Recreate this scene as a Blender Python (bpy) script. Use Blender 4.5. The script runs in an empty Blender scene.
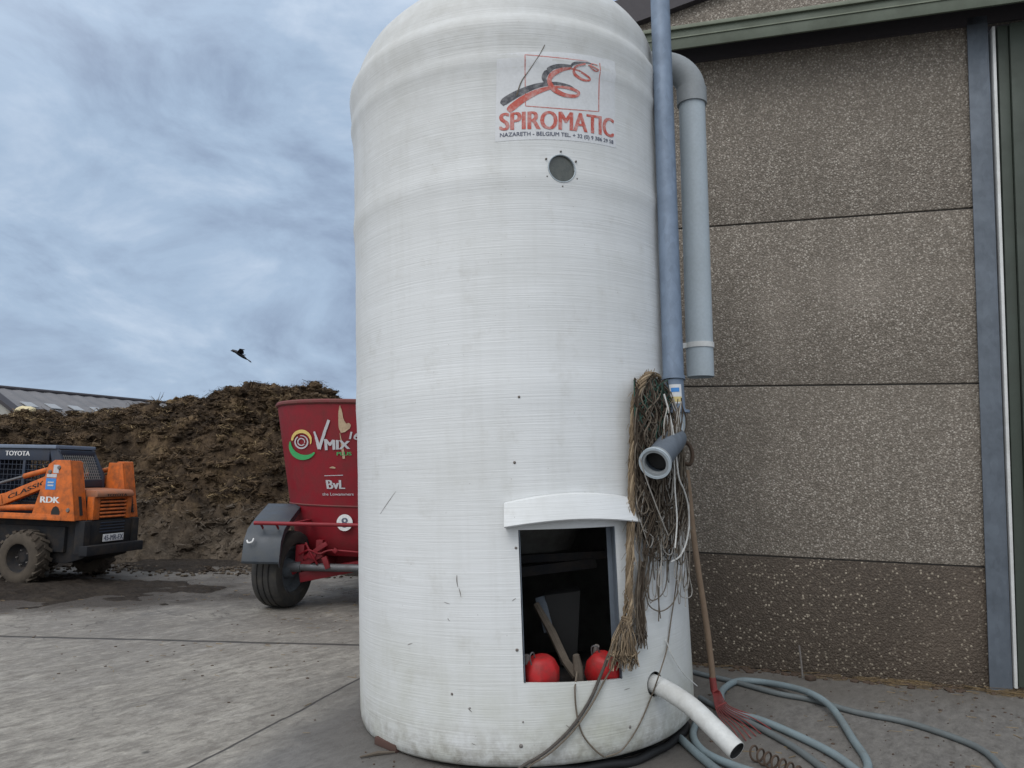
import bpy, bmesh, math, random
from mathutils import Vector, Matrix, noise
random.seed(7)
V = Vector
PI = math.pi
scene = bpy.context.scene
COL = scene.collection

# ------------------------------------------------------------------ camera
FOC, PITCH, ROLL, EYE = 750.4, 0.117, 0.0225, 1.6
X0 = V((1, 0, 0)); FW = V((0, math.cos(PITCH), math.sin(PITCH))); U0 = V((0, -math.sin(PITCH), math.cos(PITCH)))
CX = X0 * math.cos(ROLL) + U0 * math.sin(ROLL)
CY = -X0 * math.sin(ROLL) + U0 * math.cos(ROLL)
CAM = V((0, 0, EYE))
cd = bpy.data.cameras.new('camera'); cam = bpy.data.objects.new('camera', cd); COL.objects.link(cam)
m = Matrix.Identity(4)
for i, c in enumerate((CX, CY, -FW)):
    for j in range(3): m[j][i] = c[j]
for j in range(3): m[j][3] = CAM[j]
cam.matrix_world = m
cd.sensor_width = 36; cd.lens = 36 * FOC / 1024; cd.clip_start = .05; cd.clip_end = 2000
scene.camera = cam

def ray(px, py): return FW + CX * ((px - 512) / FOC) + CY * ((384 - py) / FOC)
def at(px, py, y):
    d = ray(px, py); return CAM + d * (y / d.y)
def G(px, py, z=0.0):
    d = ray(px, py); return CAM + d * ((z - EYE) / d.z)

# silo frame
SR = 1.0977
SB = V((.1492, 5.2541, .08))
SAX = V((-.0586, .0034, 1)).normalized()
SE1 = V((0, 1, 0)).cross(SAX).normalized(); SE2 = SAX.cross(SE1)
SM = Matrix.Identity(4)
for i, c in enumerate((SE1, SE2, SAX)):
    for j in range(3): SM[j][i] = c[j]
for j in range(3): SM[j][3] = SB[j]
def S(px, py, off=0.0):            # a point on the silo wall (standing off it by off)
    d = ray(px, py); w = CAM - SB
    dd = d - SAX * d.dot(SAX); ww = w - SAX * w.dot(SAX)
    A = dd.dot(dd); B = dd.dot(ww); C = ww.dot(ww) - (SR + off) ** 2
    D = max(0, B * B - A * C)
    return CAM + d * ((-B - math.sqrt(D)) / A)
def Stz(px, py):
    q = S(px, py) - SB
    return math.atan2(q.dot(SE1), -q.dot(SE2)), q.dot(SAX)
def cyl(th, z, r=SR):              # silo-local point
    return V((r * math.sin(th), -r * math.cos(th), z))
def cylw(th, z, r=SR): return SM @ cyl(th, z, r)

# barn wall frame
WA = .2959
W0 = V((1.53, 6.7121, 0))
WU = V((math.cos(WA), -math.sin(WA), 0)); WN = V((math.sin(WA), math.cos(WA), 0))
WM = Matrix.Translation(W0) @ Matrix.Rotation(-WA, 4, 'Z')
def W(px, py, off=0.0):            # (s, z) on the wall plane, off towards the yard
    d = ray(px, py); P = CAM + d * ((W0 - WN * off - CAM).dot(WN) / d.dot(WN))
    return (P - W0).dot(WU), P.z
def WP(px, py, off=0.0):
    s, z = W(px, py, off); return W0 + WU * s - WN * off + V((0, 0, z))

# ------------------------------------------------------------------ materials
def sr(r, g, b):
    f = lambda c: (c / 255 / 12.92) if c / 255 <= .04045 else ((c / 255 + .055) / 1.055) ** 2.4
    return (f(r), f(g), f(b), 1)
class NT:
    def __init__(s, name):
        s.m = bpy.data.materials.new(name); s.m.use_nodes = True
        s.t = s.m.node_tree; s.b = s.t.nodes['Principled BSDF']; s.out = s.t.nodes['Material Output']
        s.co = s.t.nodes.new('ShaderNodeTexCoord').outputs['Object']
    def n(s, typ, **kw):
        nd = s.t.nodes.new('ShaderNode' + typ)
        for k, v in kw.items():
            if k.startswith('_'): setattr(nd, k[1:], v)
            else: s.put(nd.inputs[int(k[1:])] if k[0] == 'i' and k[1:].isdigit() else nd.inputs[k.replace('__', ' ')], v)
        return nd
    def put(s, inp, v):
        if isinstance(v, bpy.types.NodeSocket): s.t.links.new(v, inp)
        else: inp.default_value = v
    def scale(s, sx, sy, sz, src=None):
        return s.n('Mapping', Vector=src or s.co, Scale=(sx, sy, sz)).outputs[0]
    def noise(s, sc, det=4, rough=.55, vec=None, dist=0.0):
        return s.n('TexNoise', Vector=vec or s.co, Scale=sc, Detail=det, Roughness=rough, Distortion=dist).outputs['Fac']
    def ramp(s, f, a, b, va=0.0, vb=1.0):
        nd = s.n('MapRange', i0=f, i1=a, i2=b, i3=va, i4=vb); nd.clamp = True
        return nd.outputs[0]
    def math(s, op, a, b=0.0):
        nd = s.n('Math', _operation=op); s.put(nd.inputs[0], a); s.put(nd.inputs[1], b); return nd.outputs[0]
    def mix(s, f, a, b, mode='MIX'):
        nd = s.t.nodes.new('ShaderNodeMix'); nd.data_type = 'RGBA'; nd.blend_type = mode
        s.put(nd.inputs[0], f); s.put(nd.inputs[6], a); s.put(nd.inputs[7], b); return nd.outputs[2]
    def bump(s, h, strength=.3, dist=.01, normal=None):
        nd = s.n('Bump', Height=h, Strength=strength, Distance=dist)
        if normal: s.put(nd.inputs['Normal'], normal)
        return nd.outputs[0]
    def set(s, col=None, rough=None, metal=None, normal=None, spec=None):
        for k, v in (('Base Color', col), ('Roughness', rough), ('Metallic', metal), ('Normal', normal), ('Specular IOR Level', spec)):
            if v is not None: s.put(s.b.inputs[k], v)
        return s.m

def worn(name, col, dirt=(.06, .05, .04, 1), amount=.35, sc=6, rough=.5, metal=0.0, bump=.15, spec=.4, fine=60):
    """painted / plain surface with blotchy dirt and slight grain"""
    n = NT(name)
    a = n.noise(sc, 6, .65); b = n.noise(fine, 3, .6)
    f = n.ramp(a, .42, .75, 0, amount)
    c = n.mix(f, col, dirt)
    c = n.mix(n.ramp(b, .3, .7, 0, .25), c, tuple(x * .6 for x in col[:3]) + (1,))
    r = n.ramp(a, .3, .7, rough, min(1, rough + .25))
    return n.set(c, r, metal, n.bump(b, bump, .003), spec)

def mat_silo():
    n = NT('fibreglass')
    st = n.scale(1.2, 1.2, 62)
    w1 = n.noise(1.6, 3, .6, st)
    w2 = n.noise(1.0, 2, .5, n.scale(2.5, 2.5, 150))
    blot = n.noise(1.3, 6, .6)
    sep = n.n('SeparateXYZ', Vector=n.co).outputs
    base = n.mix(n.ramp(w1, .35, .7), (.65, .665, .67, 1), (.60, .612, .612, 1))
    streak = n.noise(1.0, 5, .6, n.scale(9, 9, .45))
    base = n.mix(n.ramp(streak, .5, .8, 0, .30), base, (.45, .45, .42, 1))
    base = n.mix(n.ramp(blot, .48, .75, 0, .4), base, (.45, .455, .43, 1))
    sm = n.noise(5.5, 7, .72); base = n.mix(n.ramp(sm, .56, .74, 0, .35), base, (.40, .39, .35, 1))
    # weathered upper part and dome
    up = n.math('MULTIPLY', n.ramp(sep[2], 2.5, 4.4), n.ramp(n.noise(7, 6, .7), .25, .75, .35, 1))
    base = n.mix(n.math('MULTIPLY', up, .72), base, (.38, .375, .345, 1))
    # green-yellow grime near the foot
    lowm = n.math('MULTIPLY', n.ramp(sep[2], .75, .05), n.ramp(n.noise(2.4, 5, .6), .3, .7))
    base = n.mix(n.math('MULTIPLY', lowm, .7), base, (.37, .375, .28, 1))
    spl = n.math('MULTIPLY', n.ramp(sep[2], .22, .0), n.ramp(n.noise(14, 6, .7), .4, .65))
    base = n.mix(n.math('MULTIPLY', spl, .65), base, (.20, .18, .14, 1))
    # specks
    vo = n.n('TexVoronoi', Vector=n.co, Scale=11).outputs['Distance']
    base = n.mix(n.ramp(vo, .045, .02, 0, .45), base, (.2, .18, .15, 1))
    h = n.math('ADD', n.math('MULTIPLY', w1, 1.0), n.math('MULTIPLY', w2, .45))
    return n.set(base, n.ramp(blot, .3, .7, .42, .62), 0, n.bump(n.math('ADD', h, n.math('MULTIPLY', n.noise(2.2, 3), 1.2)), .27, .006), .35)

def mat_galv(name, col=(.155, .20, .268, 1), rough=.55):
    n = NT(name)
    vo = n.n('TexVoronoi', Vector=n.scale(1, 1, .45), Scale=34).outputs['Color']
    sp = n.n('SeparateColor', i0=vo).outputs[0]
    bl = n.noise(5, 6, .65)
    c = n.mix(n.ramp(sp, 0, 1, 0, .3), col, tuple(x * 1.6 for x in col[:3]) + (1,))
    c = n.mix(n.ramp(bl, .4, .75, 0, .5), c, tuple(x * .55 for x in col[:3]) + (1,))
    return n.set(c, n.ramp(bl, .3, .7, rough - .08, rough + .15), .12, n.bump(n.noise(40, 3), .12, .004), .4)

def mat_pebble(name, dark, light, speck, scale=95, speckamt=.5, wet=0.0, rare=.86):
    n = NT(name)
    v1 = n.n('TexVoronoi', Vector=n.co, Scale=scale); d1 = v1.outputs['Distance']; c1 = n.n('SeparateColor', i0=v1.outputs['Color']).outputs
    v2 = n.n('TexVoronoi', Vector=n.co, Scale=scale * .8); d2 = v2.outputs['Distance']; c2 = n.n('SeparateColor', i0=v2.outputs['Color']).outputs
    big = n.noise(1.1, 6, .6); med = n.noise(9, 5, .6)
    c = n.mix(n.ramp(c1[0], .1, .9), dark, light)
    c = n.mix(n.ramp(c1[1], rare, rare + .06, 0, speckamt), c, speck)
    c = n.mix(n.math('MULTIPLY', n.ramp(c2[2], .95, .965, 0, speckamt), n.ramp(d2, .42, .30)), c, speck)
    c = n.mix(n.ramp(d1, .38, .66, 0, .6), c, tuple(x * .35 for x in dark[:3]) + (1,))
    c = n.mix(n.ramp(big, .4, .7, 0, .45), c, tuple(x * .7 for x in dark[:3]) + (1,))
    c = n.mix(n.ramp(med, .45, .75, 0, .3), c, tuple(x * .6 for x in dark[:3]) + (1,))
    stk = n.noise(1.0, 5, .65, n.scale(5, 5, .35))
    c = n.mix(n.ramp(stk, .5, .75, 0, .35), c, tuple(x * .55 for x in dark[:3]) + (1,))
    rnd_ = n.n('ObjectInfo').outputs['Random']
    c = n.mix(n.ramp(rnd_, 0, 1, 0, .28), c, tuple(x * .7 for x in dark[:3]) + (1,))
    c = n.mix(n.ramp(n.noise(.8, 4, .5), .55, .75, 0, .3), c, tuple(x * 1.15 for x in light[:3]) + (1,))
    h = n.math('ADD', n.math('SUBTRACT', 1.0, d1), n.math('MULTIPLY', n.math('SUBTRACT', 1.0, d2), .7))
    return n.set(c, .8 - wet, 0, n.bump(h, .55, .010), .3)

def plain(name, col, rough=.6, metal=0.0, spec=.4):
    n = NT(name); b = n.noise(30, 4, .6)
    return n.set(n.mix(n.ramp(b, .35, .7, 0, .35), col, tuple(x * .65 for x in col[:3]) + (1,)), rough, metal, n.bump(b, .1, .003), spec)

M = {}
M['silo'] = mat_silo()
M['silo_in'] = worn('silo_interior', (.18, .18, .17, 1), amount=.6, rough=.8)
M['galv'] = mat_galv('galvanised_steel')
M['post'] = mat_galv('post_steel', (.10, .118, .142, 1), .6)
M['pvc'] = worn('grey_pvc', (.385, .44, .48, 1), (.25, .26, .25, 1), .25, 3, .4, 0, .04)
M['pvc_dark'] = worn('dark_grey_pvc', (.26, .28, .29, 1), (.15, .15, .15, 1), .3, 5, .45, 0, .05)
M['pvc_white'] = worn('white_pvc', (.52, .53, .52, 1), (.22, .20, .16, 1), .6, 5, .4, 0, .06)
M['black'] = plain('black_rubber', (.016, .016, .017, 1), .6)
M['darkhole'] = plain('dark_recess', (.02, .02, .02, 1), .8)  # near-black; carries the shade of openings in its colour, also used on dark parts
M['bolt'] = worn('rusty_bolt', (.17, .16, .15, 1), (.1, .05, .03, 1), .6, 30, .6)
M['red_ink'] = worn('faded_red_ink', (.46, .085, .06, 1), (.58, .50, .48, 1), .8, 26, .55, 0, .05)
M['black_ink'] = worn('faded_black_ink', (.06, .06, .07, 1), (.5, .5, .5, 1), .6, 26, .55, 0, .05)
M['navy_ink'] = worn('navy_ink', (.06, .07, .12, 1), (.5, .5, .5, 1), .35, 40, .55, 0, .05)
M['sticker'] = worn('white_sticker', (.60, .61, .62, 1), (.45, .45, .43, 1), .3, 9, .4, 0, .03)
M['glass'] = worn('grimy_glass', (.06, .068, .062, 1), (.14, .14, .12, 1), .5, 20, .18, 0, .03, .5)
M['pane_lo'] = mat_pebble('wet_aggregate', (.085, .066, .050, 1), (.125, .098, .075, 1), (.62, .54, .42, 1), 70, .85, .15, .925)
M['pane_hi'] = mat_pebble('exposed_aggregate', (.185, .158, .128, 1), (.325, .284, .24, 1), (.60, .55, .48, 1), 80, .65)
M['joint'] = plain('joint_sealant', (.05, .045, .04, 1), .8)
M['green'] = worn('green_paint', (.085, .102, .074, 1), (.05, .05, .04, 1), .4, 4, .5, 0, .05)
M['green_dark'] = worn('dark_green_sheet', (.042, .054, .042, 1), (.04, .04, .035, 1), .4, 4, .5, 0, .05)
M['greenpale'] = worn('pale_green_lip', (.15, .17, .125, 1), (.1, .1, .08, 1), .3, 8, .5, 0, .05)
M['white_trim'] = worn('white_trim', (.6, .61, .6, 1), (.25, .24, .2, 1), .4, 5, .5)
M['roof_dark'] = plain('dark_roof_verge', (.05, .045, .05, 1), .7)
M['redpaint'] = worn('mixer_red', (.235, .009, .018, 1), (.085, .03, .025, 1), .55, 5, .42, 0, .05)
M['redrust'] = worn('rim_red', (.15, .03, .03, 1), (.12, .08, .06, 1), .7, 8, .6)
M['steel'] = worn('bare_steel', (.15, .155, .165, 1), (.12, .09, .07, 1), .5, 9, .45, .5)
M['tyre'] = worn('tyre_rubber', (.035, .034, .033, 1), (.11, .095, .075, 1), .6, 8, .8, 0, .3)
M['mudtyre'] = worn('muddy_tyre', (.080, .064, .048, 1), (.035, .03, .026, 1), .7, 9, .9, 0, .5)
M['rimgrey'] = worn('wheel_rim_grey', (.10, .115, .13, 1), (.05, .045, .04, 1), .6, 9, .6)
M['fender'] = worn('fender_grey', (.045, .055, .068, 1), (.12, .12, .11, 1), .4, 7, .38)
M['orange'] = worn('loader_orange', (.60, .135, .018, 1), (.085, .05, .03, 1), .85, 9, .5, 0, .15)
M['rusthood'] = worn('dusty_hood', (.36, .13, .06, 1), (.22, .14, .10, 1), .8, 8, .65)
M['navy'] = worn('cab_navy', (.022, .032, .055, 1), (.06, .055, .05, 1), .5, 5, .45)
M['cablip'] = worn('cab_roof_edge', (.16, .2, .27, 1), (.1, .1, .1, 1), .4, 8, .4)
M['chassis'] = worn('muddy_chassis', (.022, .023, .026, 1), (.06, .047, .036, 1), .8, 6, .8, 0, .3, .15)
M['mesh'] = plain('window_wire', (.30, .30, .29, 1), .6)
M['seatback'] = plain('cab_inside', (.16, .15, .14, 1), .8)
M['blue'] = plain('blue_label', (.05, .22, .55, 1), .5)
M['white'] = worn('white_lettering', (.7, .7, .7, 1), (.3, .28, .26, 1), .3, 30, .5)
M['yellow'] = plain('yellow_print', (.68, .50, .16, 1), .5)
M['greenprint'] = plain('green_print', (.05, .36, .12, 1), .5)
M['silver'] = plain('silver_print', (.50, .50, .52, 1), .4)
M['peel'] = worn('peeled_paint', (.50, .38, .25, 1), (.25, .14, .1, 1), .5, 25, .7)
M['rope'] = worn('frayed_rope', (.18, .135, .09, 1), (.13, .10, .07, 1), .6, 30, .9, 0, .5, .1)
M['rope_lt'] = worn('pale_rope', (.30, .235, .16, 1), (.18, .13, .09, 1), .5, 30, .9, 0, .5, .1)
M['twine'] = worn('grey_twine', (.15, .125, .098, 1), (.05, .043, .036, 1), .6, 20, .9, 0, .4, .1)
M['twine_dk'] = worn('dark_twine', (.065, .05, .038, 1), (.03, .025, .02, 1), .5, 20, .9, 0, .4, .1)
M['twine_gn'] = worn('green_twine', (.04, .085, .068, 1), (.03, .03, .025, 1), .5, 20, .9, 0, .4, .1)
M['twine_lt'] = worn('pale_twine', (.38, .36, .33, 1), (.2, .18, .15, 1), .5, 20, .9, 0, .4, .1)
M['cord_w'] = worn('white_cord', (.62, .62, .60, 1), (.3, .28, .24, 1), .4, 20, .8, 0, .3, .1)
M['cable'] = worn('dirty_cable', (.06, .052, .046, 1), (.14, .12, .1, 1), .5, 12, .7)
M['hose'] = worn('blue_grey_hose', (.20, .255, .275, 1), (.12, .125, .12, 1), .6, 5, .5, 0, .05)
M['hose_dk'] = worn('grey_hose', (.13, .15, .155, 1), (.08, .08, .075, 1), .5, 5, .55, 0, .05)
M['wood'] = worn('handle_wood', (.22, .155, .105, 1), (.12, .085, .06, 1), .5, 9, .7)
M['redplastic'] = worn('red_rake_plastic', (.24, .04, .04, 1), (.16, .08, .06, 1), .6, 15, .6)
M['canred'] = worn('canister_red', (.42, .014, .016, 1), (.12, .04, .035, 1), .8, 14, .45, 0, .03)
M['rust'] = worn('rusty_spring', (.075, .05, .035, 1), (.03, .025, .02, 1), .5, 20, .8)
M['brick'] = worn('brick_red', (.085, .045, .036, 1), (.08, .06, .05, 1), .5, 12, .9)
M['stake'] = worn('weathered_wood', (.11, .09, .07, 1), (.04, .035, .03, 1), .6, 14, .9)
M['crow'] = plain('crow_feathers', (.018, .018, .024, 1), .5)
M['bale'] = worn('straw_bale', (.62, .54, .34, 1), (.4, .33, .2, 1), .5, 9, .9, 0, .5)
M['farroof'] = worn('fibre_cement_roof', (.17, .165, .17, 1), (.11, .11, .115, 1), .6, .6, .8)
M['skylight'] = plain('roof_light', (.29, .295, .30, 1), .4)
M['farwall'] = worn('pale_far_wall', (.36, .35, .32, 1), (.2, .2, .18, 1), .4, .8, .8)
M['stickyel'] = plain('sticker_yellow', (.55, .45, .2, 1), .5)

def mat_ground():
    n = NT('yard_concrete')
    sep = n.n('SeparateXYZ', Vector=n.co).outputs
    def linedist(a, b):
        d = (b - a).normalized(); nx, ny = -d.y, d.x
        wob = n.math('MULTIPLY', n.math('SUBTRACT', n.noise(2.2, 4), .5), .06)
        v = n.math('ADD', n.math('MULTIPLY', n.math('SUBTRACT', sep[0], a.x), nx), n.math('MULTIPLY', n.math('SUBTRACT', sep[1], a.y), ny))
        return n.math('ADD', v, wob)
    j1 = linedist(G(0, 636), G(358, 645)); j2 = linedist(G(190, 768), G(358, 680))
    big = n.noise(.35, 6, .6); med = n.noise(1.5, 7, .65, None, .4); fine = n.noise(45, 5, .7); grit = n.noise(160, 2, .6)
    # drag streaks left by the scraper, running across the yard
    rot = n.n('Mapping', Vector=n.n('Mapping', Vector=n.co, Rotation=(0, 0, -.95)).outputs[0], Scale=(.75, 2.3, 1)).outputs[0]
    strk = n.noise(1.9, 8, .72, rot, .35)
    c = n.mix(n.ramp(med, .3, .7), (.36, .335, .29, 1), (.25, .23, .20, 1))
    c = n.mix(n.ramp(strk, .47, .66, 0, .7), c, (.15, .138, .122, 1))
    c = n.mix(n.ramp(strk, .43, .30, 0, .7), c, (.48, .45, .40, 1))
    patch = n.noise(4.2, 6, .7, n.n('Mapping', Vector=n.n('Mapping', Vector=n.co, Rotation=(0, 0, -1.15)).outputs[0], Scale=(.9, 2.2, 1)).outputs[0], .5)
    c = n.mix(n.ramp(patch, .52, .64, 0, .7), c, (.17, .155, .135, 1))
    c = n.mix(n.ramp(patch, .42, .30, 0, .45), c, (.46, .43, .37, 1))
    c = n.mix(n.ramp(big, .46, .64, 0, .6), c, (.165, .155, .145, 1))
    damp = n.math('MULTIPLY', n.ramp(n.math('ADD', sep[1], n.math('MULTIPLY', n.math('SUBTRACT', n.noise(.8, 6, .6), .5), 3.5)), 6.6, 8.4), n.ramp(n.noise(1.1, 6, .65), .38, .56))
    c = n.mix(n.math('MULTIPLY', damp, .62), c, (.10, .092, .084, 1))
    sv = n.n('Mapping', Vector=n.n('Mapping', Vector=n.co, Rotation=(0, 0, -.95)).outputs[0], Scale=(1.0, 2.0, 1)).outputs[0]
    m7 = n.noise(7.5, 9, .78, sv, .3); m20 = n.noise(24, 6, .75, sv)
    c = n.mix(n.ramp(m7, .50, .60, 0, .75), c, (.145, .128, .108, 1))
    c = n.mix(n.ramp(m7, .46, .36, 0, .5), c, (.47, .435, .37, 1))
    c = n.mix(n.ramp(m20, .54, .68, 0, .4), c, (.125, .11, .094, 1))
    c = n.mix(n.ramp(m20, .42, .30, 0, .35), c, (.46, .43, .37, 1))
    # hairline cracks and tyre smears
    cw = n.n('TexVoronoi', Vector=n.n('VectorMath', _operation='ADD', i0=n.co, i1=n.n('TexNoise', Vector=n.co, Scale=2.2, Detail=5).outputs['Color']).outputs[0], Scale=.42); cw.feature = 'DISTANCE_TO_EDGE'
    crack = n.math('MULTIPLY', n.ramp(cw.outputs['Distance'], .006, .002), n.ramp(big, .44, .56))
    c = n.mix(n.math('MULTIPLY', crack, .7), c, (.06, .054, .048, 1))
    # older, greyer slab on the silo side of the diagonal joint
    slab = n.ramp(n.math('ADD', j2, n.math('MULTIPLY', n.math('SUBTRACT', med, .5), .5)), -.05, -.35)
    c = n.mix(n.math('MULTIPLY', slab, .75), c, n.mix(n.ramp(m7, .4, .62), (.165, .16, .155, 1), (.10, .097, .094, 1)))
    # damp, darker patch round the foot of the silo
    def blob(p, rx, ry, soft=.5, amp=.8):
        x = n.math('DIVIDE', n.math('SUBTRACT', sep[0], p.x), rx); y = n.math('DIVIDE', n.math('SUBTRACT', sep[1], p.y), ry)
        d = n.math('SQRT', n.math('ADD', n.math('MULTIPLY', x, x), n.math('MULTIPLY', y, y)))
        d = n.math('ADD', d, n.math('MULTIPLY', n.math('SUBTRACT', med, .5), amp))
        return n.ramp(d, 1 + soft * .5, 1 - soft * .5)
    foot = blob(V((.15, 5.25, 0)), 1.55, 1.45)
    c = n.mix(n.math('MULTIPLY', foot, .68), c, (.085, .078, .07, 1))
    # mud by the loader and all along the heap
    mud = blob(G(10, 590), 3.1, 1.45, .5, 1.5)
    mud2 = n.ramp(n.math('ADD', sep[1], n.math('MULTIPLY', n.math('SUBTRACT', n.noise(.9, 7, .65), .5), 3.2)), 11.2, 12.3)
    tr = n.math('MULTIPLY', n.ramp(n.math('ADD', sep[1], n.math('MULTIPLY', n.math('SUBTRACT', strk, .5), 3.0)), 8.8, 11.0), n.ramp(med, .4, .62, .15, .8))
    c = n.mix(tr, c, (.105, .092, .078, 1))
    mm = n.math('MAXIMUM', mud, mud2)
    c = n.mix(mm, c, n.mix(n.ramp(fine, .3, .7), (.026, .021, .017, 1), (.065, .052, .041, 1)))
    wallside = blob(V((2.6, 6.2, 0)), 2.9, .55, .8, 1.0)
    c = n.mix(n.math('MULTIPLY', wallside, .45), c, (.10, .088, .072, 1))
    # tarry drips
    dv = n.n('TexVoronoi', Vector=n.co, Scale=1.7).outputs['Distance']
    c = n.mix(n.ramp(dv, .05, .02, 0, .8), c, (.04, .037, .034, 1))
    c = n.mix(n.ramp(fine, .35, .75, 0, .35), c, (.12, .11, .10, 1))
    g1 = n.ramp(n.math('ABSOLUTE', j1), .042, .018); g2 = n.ramp(n.math('ABSOLUTE', j2), .013, .006)
    jj = n.math('MAXIMUM', g1, g2)
    c = n.mix(n.math('MULTIPLY', jj, .9), c, (.035, .032, .03, 1))
    wet = n.math('MULTIPLY', n.ramp(n.noise(.55, 4, .5), .5, .62), n.ramp(sep[1], 7.0, 8.6))
    r = n.ramp(strk, .3, .7, .62, .9)
    r = n.math('SUBTRACT', r, n.math('MULTIPLY', wet, .48))
    r = n.math('SUBTRACT', r, n.math('MULTIPLY', slab, .18))
    h = n.math('ADD', n.math('MULTIPLY', fine, .5), n.math('ADD', n.math('MULTIPLY', strk, 1.6), n.math('MULTIPLY', grit, .25)))
    h = n.math('ADD', h, n.math('MULTIPLY', n.math('ADD', m7, m20), 1.3))
    h = n.math('ADD', h, n.math('MULTIPLY', n.math('MULTIPLY', mm, n.noise(5, 7, .7)), 9.0))
    h = n.math('SUBTRACT', h, n.math('MULTIPLY', jj, 2.0))
    return n.set(c, r, 0, n.bump(h, .55, .012), .4)

def mat_heap():
    n = NT('manure')
    a = n.noise(1.1, 7, .65); b = n.noise(7, 7, .7); f = n.noise(1.0, 5, .7, n.scale(40, 40, 90))
    sep = n.n('SeparateXYZ', Vector=n.co).outputs
    c = n.mix(n.ramp(b, .3, .7), (.034, .024, .017, 1), (.098, .068, .043, 1))
    c = n.mix(n.ramp(a, .47, .62, 0, .85), c, (.150, .102, .060, 1))
    c = n.mix(n.ramp(n.noise(2.0, 5, .6), .52, .40, 0, .7), c, (.024, .018, .014, 1))
    c = n.mix(n.math('MULTIPLY', n.ramp(n.noise(2.3, 6, .7), .54, .7), n.ramp(f, .4, .6)), c, (.27, .19, .10, 1))
    c = n.mix(n.ramp(f, .56, .8, 0, .5), c, (.21, .155, .095, 1))
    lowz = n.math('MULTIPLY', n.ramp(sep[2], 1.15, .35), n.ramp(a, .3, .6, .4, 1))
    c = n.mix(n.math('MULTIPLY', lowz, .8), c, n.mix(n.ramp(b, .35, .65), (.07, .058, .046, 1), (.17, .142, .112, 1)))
    h = n.math('ADD', n.math('MULTIPLY', b, 1.2), n.math('MULTIPLY', f, .35))
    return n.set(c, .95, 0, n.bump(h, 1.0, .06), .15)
def mat_mud():
    n = NT('wet_mud'); a = n.noise(2.5, 7, .7); b = n.noise(16, 6, .7)
    c = n.mix(n.ramp(b, .3, .7), (.018, .0145, .012, 1), (.052, .041, .032, 1))
    c = n.mix(n.ramp(a, .54, .70, 0, .5), c, (.095, .078, .06, 1))
    return n.set(c, n.ramp(a, .35, .6, .62, .95), 0, n.bump(n.math('ADD', b, n.noise(50, 4, .7)), .9, .03), .15)
M['mud'] = mat_mud()
M['ground'] = mat_ground()
M['heap'] = mat_heap()
M['straw'] = worn('straw', (.26, .19, .105, 1), (.14, .10, .055, 1), .6, 20, .9, 0, .3, .1)

M['muck'] = worn('brown_muck', (.105, .074, .047, 1), (.05, .036, .025, 1), .6, 9, .95, 0, .3, .1)
M['muck_tan'] = worn('tan_muck', (.165, .112, .066, 1), (.08, .055, .036, 1), .6, 9, .95, 0, .3, .1)
M['muck_gr'] = worn('grey_muck', (.125, .104, .083, 1), (.07, .058, .047, 1), .6, 9, .95, 0, .3, .1)
M['muck_dk'] = worn('dark_muck', (.042, .031, .023, 1), (.02, .016, .012, 1), .5, 9, .95, 0, .3, .1)
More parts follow.
